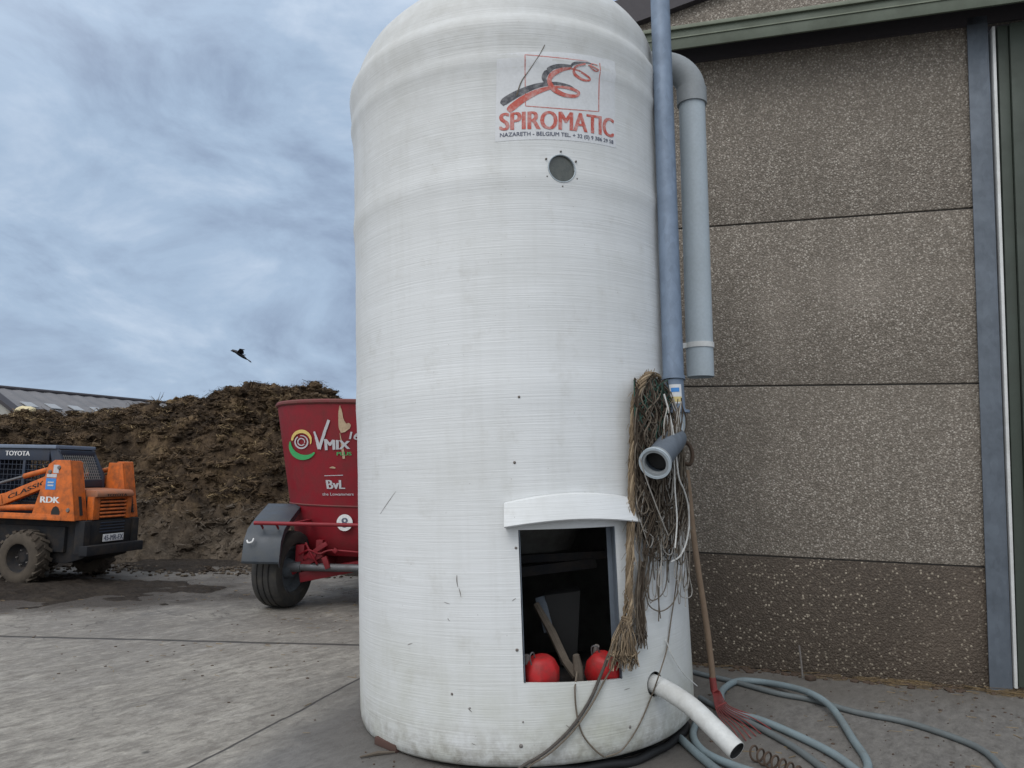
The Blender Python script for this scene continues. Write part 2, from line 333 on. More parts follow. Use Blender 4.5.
# ------------------------------------------------------------------ mesh helpers
class MB:
    def __init__(s): s.v = []; s.f = []; s.mi = []; s.cur = 0
    def add(s, vs, fs, mat=None):
        o = len(s.v); s.v += [V(p) for p in vs]
        for f in fs: s.f.append(tuple(o + i for i in f)); s.mi.append(s.cur if mat is None else mat)
        return s
    def box(s, c, size, rot=None, mat=None):
        R = rot or Matrix.Identity(3); c = V(c)
        p = [c + R @ V((x * size[0] / 2, y * size[1] / 2, z * size[2] / 2)) for x in (-1, 1) for y in (-1, 1) for z in (-1, 1)]
        return s.add(p, [(0, 1, 3, 2), (4, 6, 7, 5), (0, 4, 5, 1), (2, 3, 7, 6), (0, 2, 6, 4), (1, 5, 7, 3)], mat)
    def bar(s, a, b, w, h, up=(0, 0, 1), mat=None):
        a, b = V(a), V(b); d = (b - a); L = d.length; d.normalize()
        y = V(up).cross(d)
        if y.length < 1e-4: y = V((1, 0, 0)).cross(d)
        y.normalize(); z = d.cross(y)
        R = Matrix((d, y, z)).transposed()
        return s.box((a + b) / 2, (L, w, h), R, mat)
    def prism(s, poly, axis, a, b, mat=None):
        """poly in the two other axes (order x,y,z without axis), extruded a..b"""
        def mk(u, v, w):
            return {0: (w, u, v), 1: (u, w, v), 2: (u, v, w)}[axis]
        n = len(poly)
        vs = [mk(u, v, a) for u, v in poly] + [mk(u, v, b) for u, v in poly]
        fs = [tuple(range(n)), tuple(range(2 * n - 1, n - 1, -1))] + [(i, i + n, (i + 1) % n + n, (i + 1) % n) for i in range(n)]
        return s.add(vs, fs, mat)
    def tube(s, pts, r, sides=8, cap=True, closed=False, mat=None):
        pts = [V(p) for p in pts]; n = len(pts)
        rs = r if isinstance(r, (list, tuple)) else [r] * n
        T = []
        for i in range(n):
            a = pts[(i - 1) % n] if (closed or i > 0) else pts[i]; b = pts[(i + 1) % n] if (closed or i < n - 1) else pts[i]
            t = b - a; T.append(t.normalized() if t.length > 1e-9 else V((0, 0, 1)))
        u = T[0].orthogonal().normalized(); vs = []
        for i in range(n):
            u = u - T[i] * u.dot(T[i])
            u = u.normalized() if u.length > 1e-6 else T[i].orthogonal().normalized()
            w = T[i].cross(u)
            for k in range(sides):
                a = 2 * PI * k / sides; vs.append(pts[i] + (u * math.cos(a) + w * math.sin(a)) * rs[i])
        fs = []
        for i in range(n if closed else n - 1):
            j = (i + 1) % n
            for k in range(sides): fs.append((i * sides + k, i * sides + (k + 1) % sides, j * sides + (k + 1) % sides, j * sides + k))
        if cap and not closed:
            fs.append(tuple(range(sides))[::-1]); fs.append(tuple((n - 1) * sides + k for k in range(sides)))
        return s.add(vs, fs, mat)
    def lathe(s, prof, seg=48, M4=None, closed=False, mat=None):
        n = len(prof); vs = []
        for k in range(seg):
            a = 2 * PI * k / seg
            for r, z in prof:
                p = V((r * math.cos(a), r * math.sin(a), z)); vs.append(M4 @ p if M4 else p)
        fs = []
        for k in range(seg):
            j = (k + 1) % seg
            for i in range(n if closed else n - 1):
                i2 = (i + 1) % n; fs.append((k * n + i, j * n + i, j * n + i2, k * n + i2))
        return s.add(vs, fs, mat)
    def blob(s, c, r, sub=2, amp=.2, sc=None, seed=0, fr=1.5, mat=None):
        bm = bmesh.new(); bmesh.ops.create_icosphere(bm, subdivisions=sub, radius=1)
        sc = sc or (1, 1, 1); vs = []
        for v in bm.verts:
            k = 1 + amp * noise.noise(v.co * fr + V((seed * 3.1, seed * 1.7, seed)))
            vs.append(V(c) + V((v.co.x * sc[0], v.co.y * sc[1], v.co.z * sc[2])) * r * k)
        fs = [tuple(v.index for v in f.verts) for f in bm.faces]; bm.free()
        return s.add(vs, fs, mat)
    def build(s, name, mats, parent=None, smooth=False, bevel=0, sharp=40, origin=None, xf=None):
        me = bpy.data.meshes.new(name)
        vs = [xf @ p for p in s.v] if xf else s.v
        o = V((0, 0, 0))
        if parent is None and origin is None and vs:
            o = V(((min(p.x for p in vs) + max(p.x for p in vs)) / 2, (min(p.y for p in vs) + max(p.y for p in vs)) / 2, min(p.z for p in vs)))
        elif origin is not None: o = V(origin)
        me.from_pydata([p - o for p in vs], [], s.f)
        for mt in (mats if isinstance(mats, (list, tuple)) else [mats]): me.materials.append(mt)
        me.polygons.foreach_set('material_index', s.mi)
        bm = bmesh.new(); bm.from_mesh(me)
        bmesh.ops.recalc_face_normals(bm, faces=bm.faces)
        if bevel:
            ed = [e for e in bm.edges if len(e.link_faces) == 2 and e.calc_face_angle(0) > .6]
            bmesh.ops.bevel(bm, geom=ed, offset=bevel, segments=2, affect='EDGES', profile=.6, clamp_overlap=True)
        bm.to_mesh(me); bm.free()
        if smooth or bevel:
            me.polygons.foreach_set('use_smooth', [True] * len(me.polygons))
            me.set_sharp_from_angle(angle=math.radians(sharp))
        ob = bpy.data.objects.new(name, me); COL.objects.link(ob)
        ob.location = o
        if parent: ob.parent = parent
        return ob

def tag(o, label=None, cat=None, group=None, kind=None):
    if label: o['label'] = label
    if cat: o['category'] = cat
    if group: o['group'] = group
    if kind: o['kind'] = kind
    return o
def empty(name, label, cat, loc=(0, 0, 0), rz=0, group=None, mat=None):
    o = bpy.data.objects.new(name, None); COL.objects.link(o); o.empty_display_size = .2
    if mat is not None: o.matrix_world = mat
    else: o.location = loc; o.rotation_euler = (0, 0, rz)
    return tag(o, label, cat, group)

def spline(pts, n=8):
    """Catmull-Rom through pts"""
    pts = [V(p) for p in pts]; out = []
    for i in range(len(pts) - 1):
        p0 = pts[i - 1] if i else pts[0] * 2 - pts[1]; p1, p2 = pts[i], pts[i + 1]
        p3 = pts[i + 2] if i + 2 < len(pts) else pts[-1] * 2 - pts[-2]
        for k in range(n):
            t = k / n
            out.append(.5 * ((2 * p1) + (p2 - p0) * t + (2 * p0 - 5 * p1 + 4 * p2 - p3) * t * t + (3 * p1 - p0 - 3 * p2 + p3) * t ** 3))
    out.append(pts[-1]); return out

def text_mesh(body, bold=0.0, shear=0.0):
    """flat letters scaled to the unit box; returns verts (u,v) and faces"""
    cu = bpy.data.curves.new('lettering', 'FONT'); cu.body = body; cu.offset = bold; cu.shear = shear; cu.resolution_u = 4
    ob = bpy.data.objects.new('lettering', cu); COL.objects.link(ob)
    bpy.context.view_layer.update()
    me = bpy.data.meshes.new_from_object(ob.evaluated_get(bpy.context.evaluated_depsgraph_get()))
    vs = [v.co.copy() for v in me.vertices]; fs = [tuple(p.vertices) for p in me.polygons]
    bpy.data.objects.remove(ob); bpy.data.curves.remove(cu); bpy.data.meshes.remove(me)
    x0, x1 = min(v.x for v in vs), max(v.x for v in vs); y0, y1 = min(v.y for v in vs), max(v.y for v in vs)
    return [((v.x - x0) / (x1 - x0), (v.y - y0) / (y1 - y0)) for v in vs], fs
def put_text(mb, body, fn, mat=None, bold=0.0, shear=0.0):
    vs, fs = text_mesh(body, 0.0, shear)
    # heavier strokes: a few slightly shifted layers, each a hair above the one below
    for k in ((-1, 0, 1) if bold else (0,)):
        P = []
        for u, v in vs:
            a = fn(u + k * bold / len(body), v); nn = (fn(u + .02, v) - fn(u - .02, v)).cross(fn(u, v + .05) - fn(u, v - .05)).normalized()
            P.append(a + nn * (.0005 * (k + 1)))
        mb.add(P, fs, mat)
def lerp(a, b, t): return a + (b - a) * t
def quad_px(TL, TR, BL, BR):
    def q(u, v):
        tx, ty = lerp(TL[0], TR[0], u), lerp(TL[1], TR[1], u); bx, by = lerp(BL[0], BR[0], u), lerp(BL[1], BR[1], u)
        return lerp(bx, tx, v), lerp(by, ty, v)
    return q

# ------------------------------------------------------------------ SETTING: ground
g = MB()
N = 60
xs = [-260 + 520 * i / N for i in range(N + 1)]; ys = [-260 + 520 * i / N for i in range(N + 1)]
g.add([(x, y, 0) for y in ys for x in xs], [(j * (N + 1) + i, j * (N + 1) + i + 1, (j + 1) * (N + 1) + i + 1, (j + 1) * (N + 1) + i) for j in range(N) for i in range(N)])
tag(g.build('ground', M['ground'], origin=(0, 0, 0)), kind='structure')

# churned mud round the loader and along the foot of the heap
mud = MB(); NX, NY = 260, 130; lp = G(5, 590)
vs = []
for j in range(NY + 1):
    y = lerp(8.3, 13.0, j / NY)
    for i in range(NX + 1):
        x = lerp(-12.0, -1.0, i / NX)
        d1 = math.hypot((x - lp.x + .3) / 2.6, (y - lp.y - .10) / 1.25)
        mk = max(1.0 - d1, (y - 11.6 + .9 * noise.noise(V((x * .8, y * .8, 2)))) / 1.3) + .55 * noise.fractal(V((x * 1.4, y * 1.4, 3)), .8, 2.1, 4)
        ridg = noise.fractal(V((x * 3.2, y * 7, 6)), .8, 2.2, 4)
        hgt = max(-.02, min(.05, (mk - .12) * .10)) + (.022 * ridg + .012 * noise.noise(V((x * 14, y * 14, 1)))) * max(0, min(1, mk * 2))
        vs.append((x, y, hgt if mk > .05 else -.02))
mud.add(vs, [(j * (NX + 1) + i, j * (NX + 1) + i + 1, (j + 1) * (NX + 1) + i + 1, (j + 1) * (NX + 1) + i) for j in range(NY) for i in range(NX)])
tag(mud.build('mud', M['mud'], smooth=True, sharp=70, origin=(0, 0, 0)), kind='structure')

# ------------------------------------------------------------------ SILO
silo = empty('feed_silo', 'tall leaning white fibreglass feed silo with a domed top in the middle of the yard', 'silo', mat=SM)
def rim_r(z):
    r = SR
    r += .010 * math.exp(-((z - 3.22) / .07) ** 2) + .006 * math.exp(-((z - 2.0) / .1) ** 2)
    r += .022 * max(0, min(1, (z - 3.6) / .5)) ** 2
    r += .012 * math.exp(-((z - 3.93) / .035) ** 2)
    r += .003 * noise.noise(V((0, 0, z * 5)))
    return r
prof = [(1.035, -.04), (1.062, -.034), (1.082, -.016), (1.092, .02), (1.096, .06)]
z = .1
while z < 4.12: prof.append((rim_r(z), z)); z += .04
ZD = 4.12; RD = rim_r(4.12)
prof += [(RD + .004, 4.15), (RD, 4.19), (RD - .022, 4.225), (RD - .034, 4.25)]
RD2 = RD - .036
for k in range(1, 25):
    t = (k / 24) * PI / 2
    prof.append((max(RD2 * math.cos(t) ** 1.05, .001), 4.25 + .68 * math.sin(t) + .008 * math.exp(-((t - .3) / .05) ** 2)))
prof[-1] = (.001, prof[-1][1])
inner = [(max(r - .016, .001), z if z < 4.3 else z - .016) for r, z in prof][::-1]
sh = MB()
SEG = 144
def ring_noise(p):
    k = 1 + .0022 * noise.noise(V((p.x * 1.3, p.y * 1.3, p.z * 1.1)))
    return V((p.x * k + (.16 * max(0, p.z - 4.22)), p.y * k, p.z))
sh.lathe(prof + inner[:-1] + [(1.015, -.04)], SEG, closed=True)
sh.v = [ring_noise(p) for p in sh.v]
shell = sh.build('shell', [M['silo'], M['silo_in'], M['silo']], silo, smooth=True, sharp=35)
# real holes: door, outlet, round window
dTL, dTR, dBL, dBR = Stz(519, 530), Stz(617, 526), Stz(523, 683), Stz(620, 679)
dt0, dt1 = (dTL[0] + dBL[0]) / 2, (dTR[0] + dBR[0]) / 2
dz0, dz1 = (dBL[1] + dBR[1]) / 2, (dTL[1] + dTR[1]) / 2
dth = (dt0 + dt1) / 2; dhw = math.sin((dt1 - dt0) / 2) * SR
def radial(th, z, r=SR):            # local frame on the wall: x along tangent, y outward, z up
    o = cyl(th, z, r); out = V((math.sin(th), -math.cos(th), 0)); tx = V((math.cos(th), math.sin(th), 0))
    mm = Matrix.Identity(4)
    for i, c in enumerate((tx, out, V((0, 0, 1)))):
        for j in range(3): mm[j][i] = c[j]
    for j in range(3): mm[j][3] = o[j]
    return mm
DM = radial(dth, 0)
zT = lambda u: lerp(dTL[1], dTR[1], u); zB = lambda u: lerp(dBL[1], dBR[1], u)
cut = MB()
poly = [(-dhw, zB(0)), (dhw, zB(1)), (dhw, zT(1)), (-dhw, zT(0))]
cut.prism(poly, 1, -.35, .3); cut.v = [DM @ p for p in cut.v]
c1 = cut.build('cutter', M['silo'], silo)
oth, oz = Stz(655, 684); OM = radial(oth, oz)
cut = MB(); cut.tube([OM @ V((0, -.2, 0)), OM @ V((0, .2, 0))], .068, 28); c2 = cut.build('cutter', M['silo'], silo)
pth, pz = Stz(561.5, 169); PMt = radial(pth, pz)
cut = MB(); cut.tube([PMt @ V((0, -.2, 0)), PMt @ V((0, .2, 0))], .080, 32); c3 = cut.build('cutter', M['silo'], silo)
for c in (c1, c2, c3):
    md = shell.modifiers.new('hole', 'BOOLEAN'); md.object = c; md.operation = 'DIFFERENCE'; md.solver = 'EXACT'
bpy.context.view_layer.update()
dg = bpy.context.evaluated_depsgraph_get()
nm = bpy.data.meshes.new_from_object(shell.evaluated_get(dg), preserve_all_data_layers=True, depsgraph=dg)
shell.modifiers.clear(); old = shell.data; shell.data = nm; bpy.data.meshes.remove(old); nm.name = 'shell'
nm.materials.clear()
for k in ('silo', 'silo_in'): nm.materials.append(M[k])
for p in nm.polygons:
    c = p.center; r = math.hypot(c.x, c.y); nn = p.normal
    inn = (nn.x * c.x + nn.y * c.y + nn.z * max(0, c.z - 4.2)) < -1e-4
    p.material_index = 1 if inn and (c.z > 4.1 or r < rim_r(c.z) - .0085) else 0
    p.use_smooth = True
nm.set_sharp_from_angle(angle=math.radians(35))
for c in (c1, c2, c3): bpy.data.objects.remove(c)

# steel frame lining the door opening
D0 = radial(dth, 0, 0)
for sx in (-1, 1):
    fr = MB(); u = 0 if sx < 0 else 1
    x = sx * (dhw - .004); yb = math.sqrt(SR ** 2 - dhw ** 2); w = .030 if sx > 0 else .012
    prf = [(x, yb + .004), (x, yb - .05), (x - sx * w, yb - .05), (x - sx * w, yb - .046), (x - sx * .004, yb - .046), (x - sx * .004, yb + .004)]
    fr.add([(px_, py_, zB(u)) for px_, py_ in prf] + [(px_, py_, zT(u)) for px_, py_ in prf], [tuple(range(6)), tuple(range(11, 5, -1))] + [(i, (i + 1) % 6, (i + 1) % 6 + 6, i + 6) for i in range(6)])
    fr.v = [D0 @ p for p in fr.v]
    fr.build('door_jamb', M['post'], silo)

# rain hood over the door
ha, hb = Stz(505, 512), Stz(629, 508)
hzt0, hzt1 = Stz(506, 499)[1], Stz(627, 494)[1]
hzb0, hzb1 = Stz(509, 528)[1], Stz(630, 523)[1]
hd = MB(); K = 24; ring = []
for k in range(K + 1):
    u = k / K; th = lerp(ha[0], hb[0], u); zt = lerp(hzt0, hzt1, u); zb = lerp(hzb0, hzb1, u)
    lift = .040 * math.sin(u * PI) ** .9
    zt -= .03; ring.append([cyl(th, zt + .012 + lift, SR + .004), cyl(th, zt + .004 + lift, SR + .045), cyl(th, zb + .012 + lift * .8, SR + .085), cyl(th, zb + .006 + lift * .8, SR + .080), cyl(th, zt - .012 + lift, SR + .036), cyl(th, zt - .02 + lift, SR + .004)])
vs = [p for r_ in ring for p in r_]
fs = [(k * 6 + i, k * 6 + (i + 1) % 6, (k + 1) * 6 + (i + 1) % 6, (k + 1) * 6 + i) for k in range(K) for i in range(6)] + [tuple(range(6)), tuple(K * 6 + i for i in range(6))]
hd.add(vs, fs)
for k0 in (0, K):                       # closed cheeks
    r_ = ring[k0]; th = lerp(ha[0], hb[0], k0 / K); dz = .004 if k0 == 0 else -.004
    a, b, c = r_[0], r_[2], cyl(th, (hzb0 if k0 == 0 else hzb1) - .002, SR + .003)
    t = V((math.cos(th), math.sin(th), 0)) * dz
    hd.add([a + t * .3, b + t * .3, c + t * .3, a + t, b + t, c + t], [(0, 1, 2), (5, 4, 3), (0, 3, 4, 1), (1, 4, 5, 2), (2, 5, 3, 0)])
hd.build('door_hood', M['silo'], silo, smooth=True, sharp=30)

# round window
gl = MB(); gl.lathe([(.001, -.004), (.079, -.004), (.079, -.012), (.001, -.012)], 40, PMt @ Matrix.Rotation(-PI / 2, 4, 'X'))
win = gl.build('inspection_window', M['glass'], silo, smooth=True)
rg = MB(); rg.lathe([(.080, -.014), (.086, -.014), (.086, .009), (.084, .011), (.080, .009)], 40, PMt @ Matrix.Rotation(-PI / 2, 4, 'X'), closed=True)
rg.build('window_rim', M['pvc'], win, smooth=True)
for k in range(6):
    a = PI / 2 + k * PI / 3
    b = MB(); b.lathe([(.001, .008), (.004, .007), (.006, .004), (.006, -.005)], 10, PMt @ Matrix.Translation((.107 * math.cos(a), 0, .107 * math.sin(a))) @ Matrix.Rotation(-PI / 2, 4, 'X'))
    b.build('bolt', M['bolt'], win, smooth=True)

# company sticker
def wallpt(th, zz, off):
    p = ring_noise(cyl(th, zz, rim_r(zz))); return p + V((math.sin(th), -math.cos(th), 0)) * off
def stz_map(px4, off):
    TL, TR, BL, BR = [Stz(*p) for p in px4]
    def fn(u, v):
        th = lerp(lerp(BL[0], BR[0], u), lerp(TL[0], TR[0], u), v); zz = lerp(lerp(BL[1], BR[1], u), lerp(TL[1], TR[1], u), v)
        return wallpt(th, zz, off)
    return fn
plate = stz_map(((497, 56), (613, 63), (495, 142), (616, 148)), .0012)
st = MB(); nu, nv = 18, 12
st.add([plate(i / nu, j / nv) for j in range(nv + 1) for i in range(nu + 1)], [(j * (nu + 1) + i, j * (nu + 1) + i + 1, (j + 1) * (nu + 1) + i + 1, (j + 1) * (nu + 1) + i) for j in range(nv) for i in range(nu)])
sticker = st.build('company_sticker', M['sticker'], silo, smooth=True)
t1 = MB(); put_text(t1, 'SPIROMATIC', stz_map(((500, 113.5), (613, 119), (500, 131), (613, 138)), .0022), bold=.07)
t1.build('lettering', M['red_ink'], sticker)
t2 = MB(); put_text(t2, 'NAZARETH - BELGIUM TEL. + 32 (0) 9 386 29 58', stz_map(((500, 133.3), (613, 140.5), (500, 138.6), (613, 145.2)), .0022), bold=.03)
t2.build('lettering', M['navy_ink'], sticker)
def zc(X, Y): return 490 + X / 5.12, 45 + Y / 5.12
def sticker_pt(X, Y, off):
    th, zz = Stz(*zc(X, Y)); return wallpt(th, zz, off)
def ribbon(mb, pts, off, mat=None, n=6):
    sp = spline([V((x, y, w)) for x, y, w in pts], n); L = len(sp); vs = []
    for i, p in enumerate(sp):
        a = sp[max(0, i - 1)]; b = sp[min(L - 1, i + 1)]; t = V((b.x - a.x, b.y - a.y, 0)).normalized(); nn = V((-t.y, t.x, 0))
        o = off + .00002 * i
        vs.append(sticker_pt(p.x + nn.x * p.z / 2, p.y + nn.y * p.z / 2, o)); vs.append(sticker_pt(p.x - nn.x * p.z / 2, p.y - nn.y * p.z / 2, o))
    mb.add(vs, [(2 * i, 2 * i + 1, 2 * i + 3, 2 * i + 2) for i in range(L - 1)], mat)
lg = MB()
fq = [(177, 58), (553, 95), (557, 341), (182, 312)]
for i in range(4):
    a, b = fq[i], fq[(i + 1) % 4]
    ribbon(lg, [(lerp(a[0], b[0], t / 6), lerp(a[1], b[1], t / 6), 4.5) for t in range(7)], .002, 0, 2)
ribbon(lg, [(60, 305, 24), (80, 285, 38), (150, 245, 34), (240, 210, 24), (330, 198, 15), (400, 210, 10), (432, 226, 5)], .0022, 1)
ribbon(lg, [(290, 200, 12), (276, 168, 26), (300, 132, 28), (350, 115, 19), (412, 116, 8)], .0022, 1)
ribbon(lg, [(406, 130, 7), (416, 106, 12), (452, 98, 10), (492, 99, 7), (520, 108, 4)], .0022, 1)
ribbon(lg, [(92, 338, 22), (110, 322, 36), (165, 280, 34), (235, 243, 27), (300, 222, 18), (350, 216, 12), (410, 224, 14), (452, 244, 14), (438, 262, 16), (380, 256, 20), (325, 226, 26), (302, 186, 22), (320, 152, 26), (365, 132, 18), (410, 126, 9)], .0026, 0)
ribbon(lg, [(412, 128, 8), (455, 142, 10), (500, 168, 9), (506, 184, 9), (470, 180, 12), (428, 150, 14), (432, 120, 10), (480, 106, 8)], .0027, 0)
ribbon(lg, [(492, 112, 5), (520, 122, 6), (544, 138, 6), (530, 142, 6), (506, 124, 6), (512, 104, 5), (540, 112, 4)], .0028, 0)
lg.build('spiral_emblem', [M['red_ink'], M['black_ink']], sticker)
# wire scratch across the sticker, other marks in the fibreglass
sc_ = MB()
ribbon(sc_, [(277, 8, 4), (240, 75, 3), (195, 140, 4), (160, 190, 5), (135, 262, 6)], .004)
sc_.build('wire_mark', M['twine'], sticker)
def px_to_z(px, py): return (px - 490) * 5.12, (py - 45) * 5.12
for a, b, w in (((380, 514), (396, 491), 4), ((457, 575), (458, 587), 9), ((459, 588), (461, 597), 7), ((510, 522), (513, 519), 7), ((512, 601), (516, 598), 6), ((444, 602), (450, 604), 5), ((408, 645), (413, 643), 6), ((468, 708), (472, 712), 8), ((456, 764), (462, 759), 7), ((566, 725), (570, 728), 6), ((472, 743), (476, 745), 5), ((448, 618), (450, 621), 6), ((624, 690), (630, 688), 6)):
    A, B = px_to_z(*a), px_to_z(*b)
    sc_ = MB(); ribbon(sc_, [(A[0], A[1], w * .25), (lerp(A[0], B[0], .5) + random.uniform(-4, 4), lerp(A[1], B[1], .5), w * .55), (B[0], B[1], w * .2)], .0015, None, 3)
    sc_.build('scuff_mark', M['bolt'], silo)
for px, py, r in ((519, 397, .010), (514.5, 462.5, .011), (516, 548, .010), (517, 650, .011), (629, 546, .011), (452, 694, .010), (521, 746, .014), (630, 727, .012), (523, 722, .006), (470, 708, .006), (585, 590, .0)):
    if r == 0: continue
    th, zz = Stz(px, py); b = MB()
    r *= .78; b.lathe([(.001, .006), (r * .7, .005), (r, .002), (r, -.004)], 8, radial(th, zz, rim_r(zz) - .001) @ Matrix.Rotation(-PI / 2, 4, 'X'))
    b.build('bolt', M['bolt'], silo, smooth=True)
# plinth ring and interior gear
pl = MB(); pl.lathe([(.93, .03), (.93, -.16), (.2, -.16), (.2, .02)], 64, closed=True)
pl.build('base_ring', M['darkhole'], silo, smooth=True)
hp = MB(); hp.lathe([(1.075, 2.3), (.34, 1.05), (.34, 1.0), (1.08, 2.25)], 48, closed=True)
hp.build('hopper_cone', M['silo_in'], silo, smooth=True)
fr2 = MB()
fr2.bar((-.75, -.55, .98), (.75, -.50, 1.0), .05, .05); fr2.bar((-.8, -.62, .86), (.45, -.52, .95), .05, .06); fr2.bar((-.05, -.6, .3), (-.05, -.52, .97), .04, .04)
fr2.bar((-.75, -.2, .2), (-.75, -.2, .98), .06, .06); fr2.bar((.75, -.2, .2), (.75, -.2, .98), .06, .06)
fr2.box((.2, -.50, .33), (.86, .62, .04)); fr2.box((.2, -.2, .15), (.8, .08, .32))
fr2.build('inner_frame', M['chassis'], silo, bevel=.006)
fn_ = MB(); fn_.add([(.12, -.62, .78), (.34, -.62, .80), (.30, -.60, .36), (.20, -.60, .36), (.12, -.42, .78), (.34, -.42, .80), (.30, -.45, .36), (.20, -.45, .36)], [(0, 1, 2, 3), (7, 6, 5, 4), (0, 4, 5, 1), (1, 5, 6, 2), (2, 6, 7, 3), (3, 7, 4, 0)])
fn_.build('discharge_chute', M['darkhole'], silo, bevel=.01)

# ------------------------------------------------------------------ things inside the door
ISM = SM
def canister(tilt, px, py, depth_off, label, sx=1.0):
    base = S(px, py, -depth_off)
    root = empty('canister', label, 'canister', base, 0, 'red canisters inside the silo door')
    root.rotation_euler = tilt
    b = MB(); lv = [(.095, .075, 0), (.10, .08, .02), (.098, .078, .10), (.072, .058, .15), (.045, .04, .168)]
    vs = [V((sx * x_ * ax_, y_ * ay_, zz)) for x_, y_, zz in lv for ax_, ay_ in ((1, .45), (.55, 1), (-.55, 1), (-1, .45), (-1, -.45), (-.55, -1), (.55, -1), (1, -.45))]
    b.add(vs, [(k * 8 + i, k * 8 + (i + 1) % 8, (k + 1) * 8 + (i + 1) % 8, (k + 1) * 8 + i) for k in range(4) for i in range(8)] + [tuple(range(8)), tuple(32 + i for i in range(8))])
    b.build('body', M['canred'], root, bevel=.012, sharp=50)
    n = MB(); n.lathe([(.001, .178), (.014, .178), (.016, .172), (.016, .13)], 16, Matrix.Translation((-.075, .03, 0))); n.build('cap', M['bolt'], root, smooth=True)
    h = MB(); h.tube(spline([(-.07, -.02, .13), (-.085, -.02, .19), (-.06, -.01, .205), (-.04, .0, .165)], 5), .004, 6); h.build('wire_bail', M['steel'], root, smooth=True)
    return root
canister((.15, -.1, .5), 541, 686, .13, 'bright red rounded canister at the left end of the silo door sill')
canister((.35, .3, -.5), 602, 680, .15, 'dull red rounded canister leaning behind the frayed rope end at the right of the sill', 1.0)
s_ = MB(); s_.tube([S(536, 604, -.42), S(552, 632, -.32), S(566, 662, -.2), S(577, 676, -.14)], [.020, .026, .024, .028], 7)
tag(s_.build('wooden_stake', M['stake'], smooth=True), 'rough grey stake leaning diagonally between the two red canisters inside the silo door', 'stake')
s_ = MB(); s_.tube([S(580, 685, -.09), S(578, 668, -.08), S(576, 655, -.07)], [.022, .028, .018], 8)
tag(s_.build('wooden_stump', M['stake'], smooth=True), 'short round wooden peg standing on the sill between the red canisters', 'peg')
s_ = MB(); A = S(540, 597, -.5); B = S(549, 632, -.4)
s_.bar(A, B, .06, .012, up=(0, 1, .2))
tag(s_.build('metal_plate', M['post'], bevel=.003), 'pale metal strip standing behind the stake in the dark silo door', 'metal strip')

# ------------------------------------------------------------------ FILL PIPE with coupling and bend
pa, pb = S(660, 0, .085), S(673.5, 378, .085)
axp = (pa - pb).normalized()
fp = empty('filling_pipe', 'blue grey galvanised filling pipe running up the right side of the silo', 'pipe', pb)
loc = lambda p: V(p) - pb
R0 = .064
b = MB(); b.tube([loc(pb), loc(pb + axp * 1.2), loc(pb + axp * 3.6)], R0, 32); b.build('riser', M['galv'], fp, smooth=True)
pc = S(675.5, 412, .085); axc = (pb - pc).normalized()
b = MB(); b.tube([loc(pb + axp * .012), loc(pb - axp * .012)], R0 + .006, 32)
b.tube([loc(pc), loc(pb - axp * .01)], R0 - .004, 32); b.build('coupling', M['galv'], fp, smooth=True, sharp=35)
# sticker round the coupling
def pipe_patch(a, b, r, th0, th1, u0, u1, mat, name, parent, nseg=10):
    d = (b - a).normalized(); f = (CAM - a); f = (f - d * f.dot(d)).normalized(); rt = d.cross(f)
    mb = MB(); vs = []
    for j in range(5):
        for i in range(nseg + 1):
            th = lerp(th0, th1, i / nseg); uu = lerp(u0, u1, j / 4)
            vs.append(loc(lerp(a, b, uu) + (f * math.cos(th) + rt * math.sin(th)) * r))
    mb.add(vs, [(j * (nseg + 1) + i, j * (nseg + 1) + i + 1, (j + 1) * (nseg + 1) + i + 1, (j + 1) * (nseg + 1) + i) for j in range(4) for i in range(nseg)])
    return mb.build(name, mat, parent, smooth=True)
sk = pipe_patch(pc, pb, R0 - .002, -.55, .75, .22, .78, M['sticker'], 'pipe_sticker', fp)
pipe_patch(pc, pb, R0 - .0005, -.5, .7, .27, .42, M['stickyel'], 'sticker_band', sk)
pipe_patch(pc, pb, R0 - .0005, -.3, .5, .56, .68, M['blue'], 'sticker_stripe', sk)
b = MB(); b.lathe([(.04, -.008), (R0 + .022, -.008), (R0 + .022, .008), (.04, .008)], 32, Matrix.Translation(loc(pc)) @ axc.to_track_quat('Z', 'Y').to_matrix().to_4x4(), closed=True)
b.build('flange', M['galv'], fp, smooth=True, sharp=35)
mid = S(676, 436, .10)
pe = at(656, 462, mid.y - .33)
path = spline([pc, lerp(pc, mid, .6), mid + (pe - mid) * .12, lerp(mid, pe, .5), pe], 6)
b = MB(); b.tube([loc(p) for p in path[:13]], R0 - .008, 24); b.build('bend', M['pvc'], fp, smooth=True)
axe = (pe - path[-6]).normalized(); QE = axe.to_track_quat('Z', 'Y').to_matrix().to_4x4()
b = MB(); b.tube([loc(p) for p in path[11:]], R0 + .010, 28, cap=False); inlet = b.build('inlet', M['post'], fp, smooth=True)
b = MB(); b.lathe([(.062, -.012), (.088, -.012), (.090, -.004), (.090, .012), (.085, .017), (.062, .017)], 36, Matrix.Translation(loc(pe)) @ QE, closed=True)
b.build('inlet_flange', M['pvc_dark'], inlet, smooth=True, sharp=35)
b = MB(); b.lathe([(.078, .012), (.092, .012), (.092, .024), (.078, .024)], 36, Matrix.Translation(loc(pe)) @ QE, closed=True)
b.build('seal_ring', M['pvc'], inlet, smooth=True, sharp=35)
b = MB(); b.lathe([(.001, -.05), (.062, -.05)], 28, Matrix.Translation(loc(pe)) @ QE); b.build('pipe_mouth_shade', M['darkhole'], inlet)  # dark disc, its colour stands in for shade inside the inlet

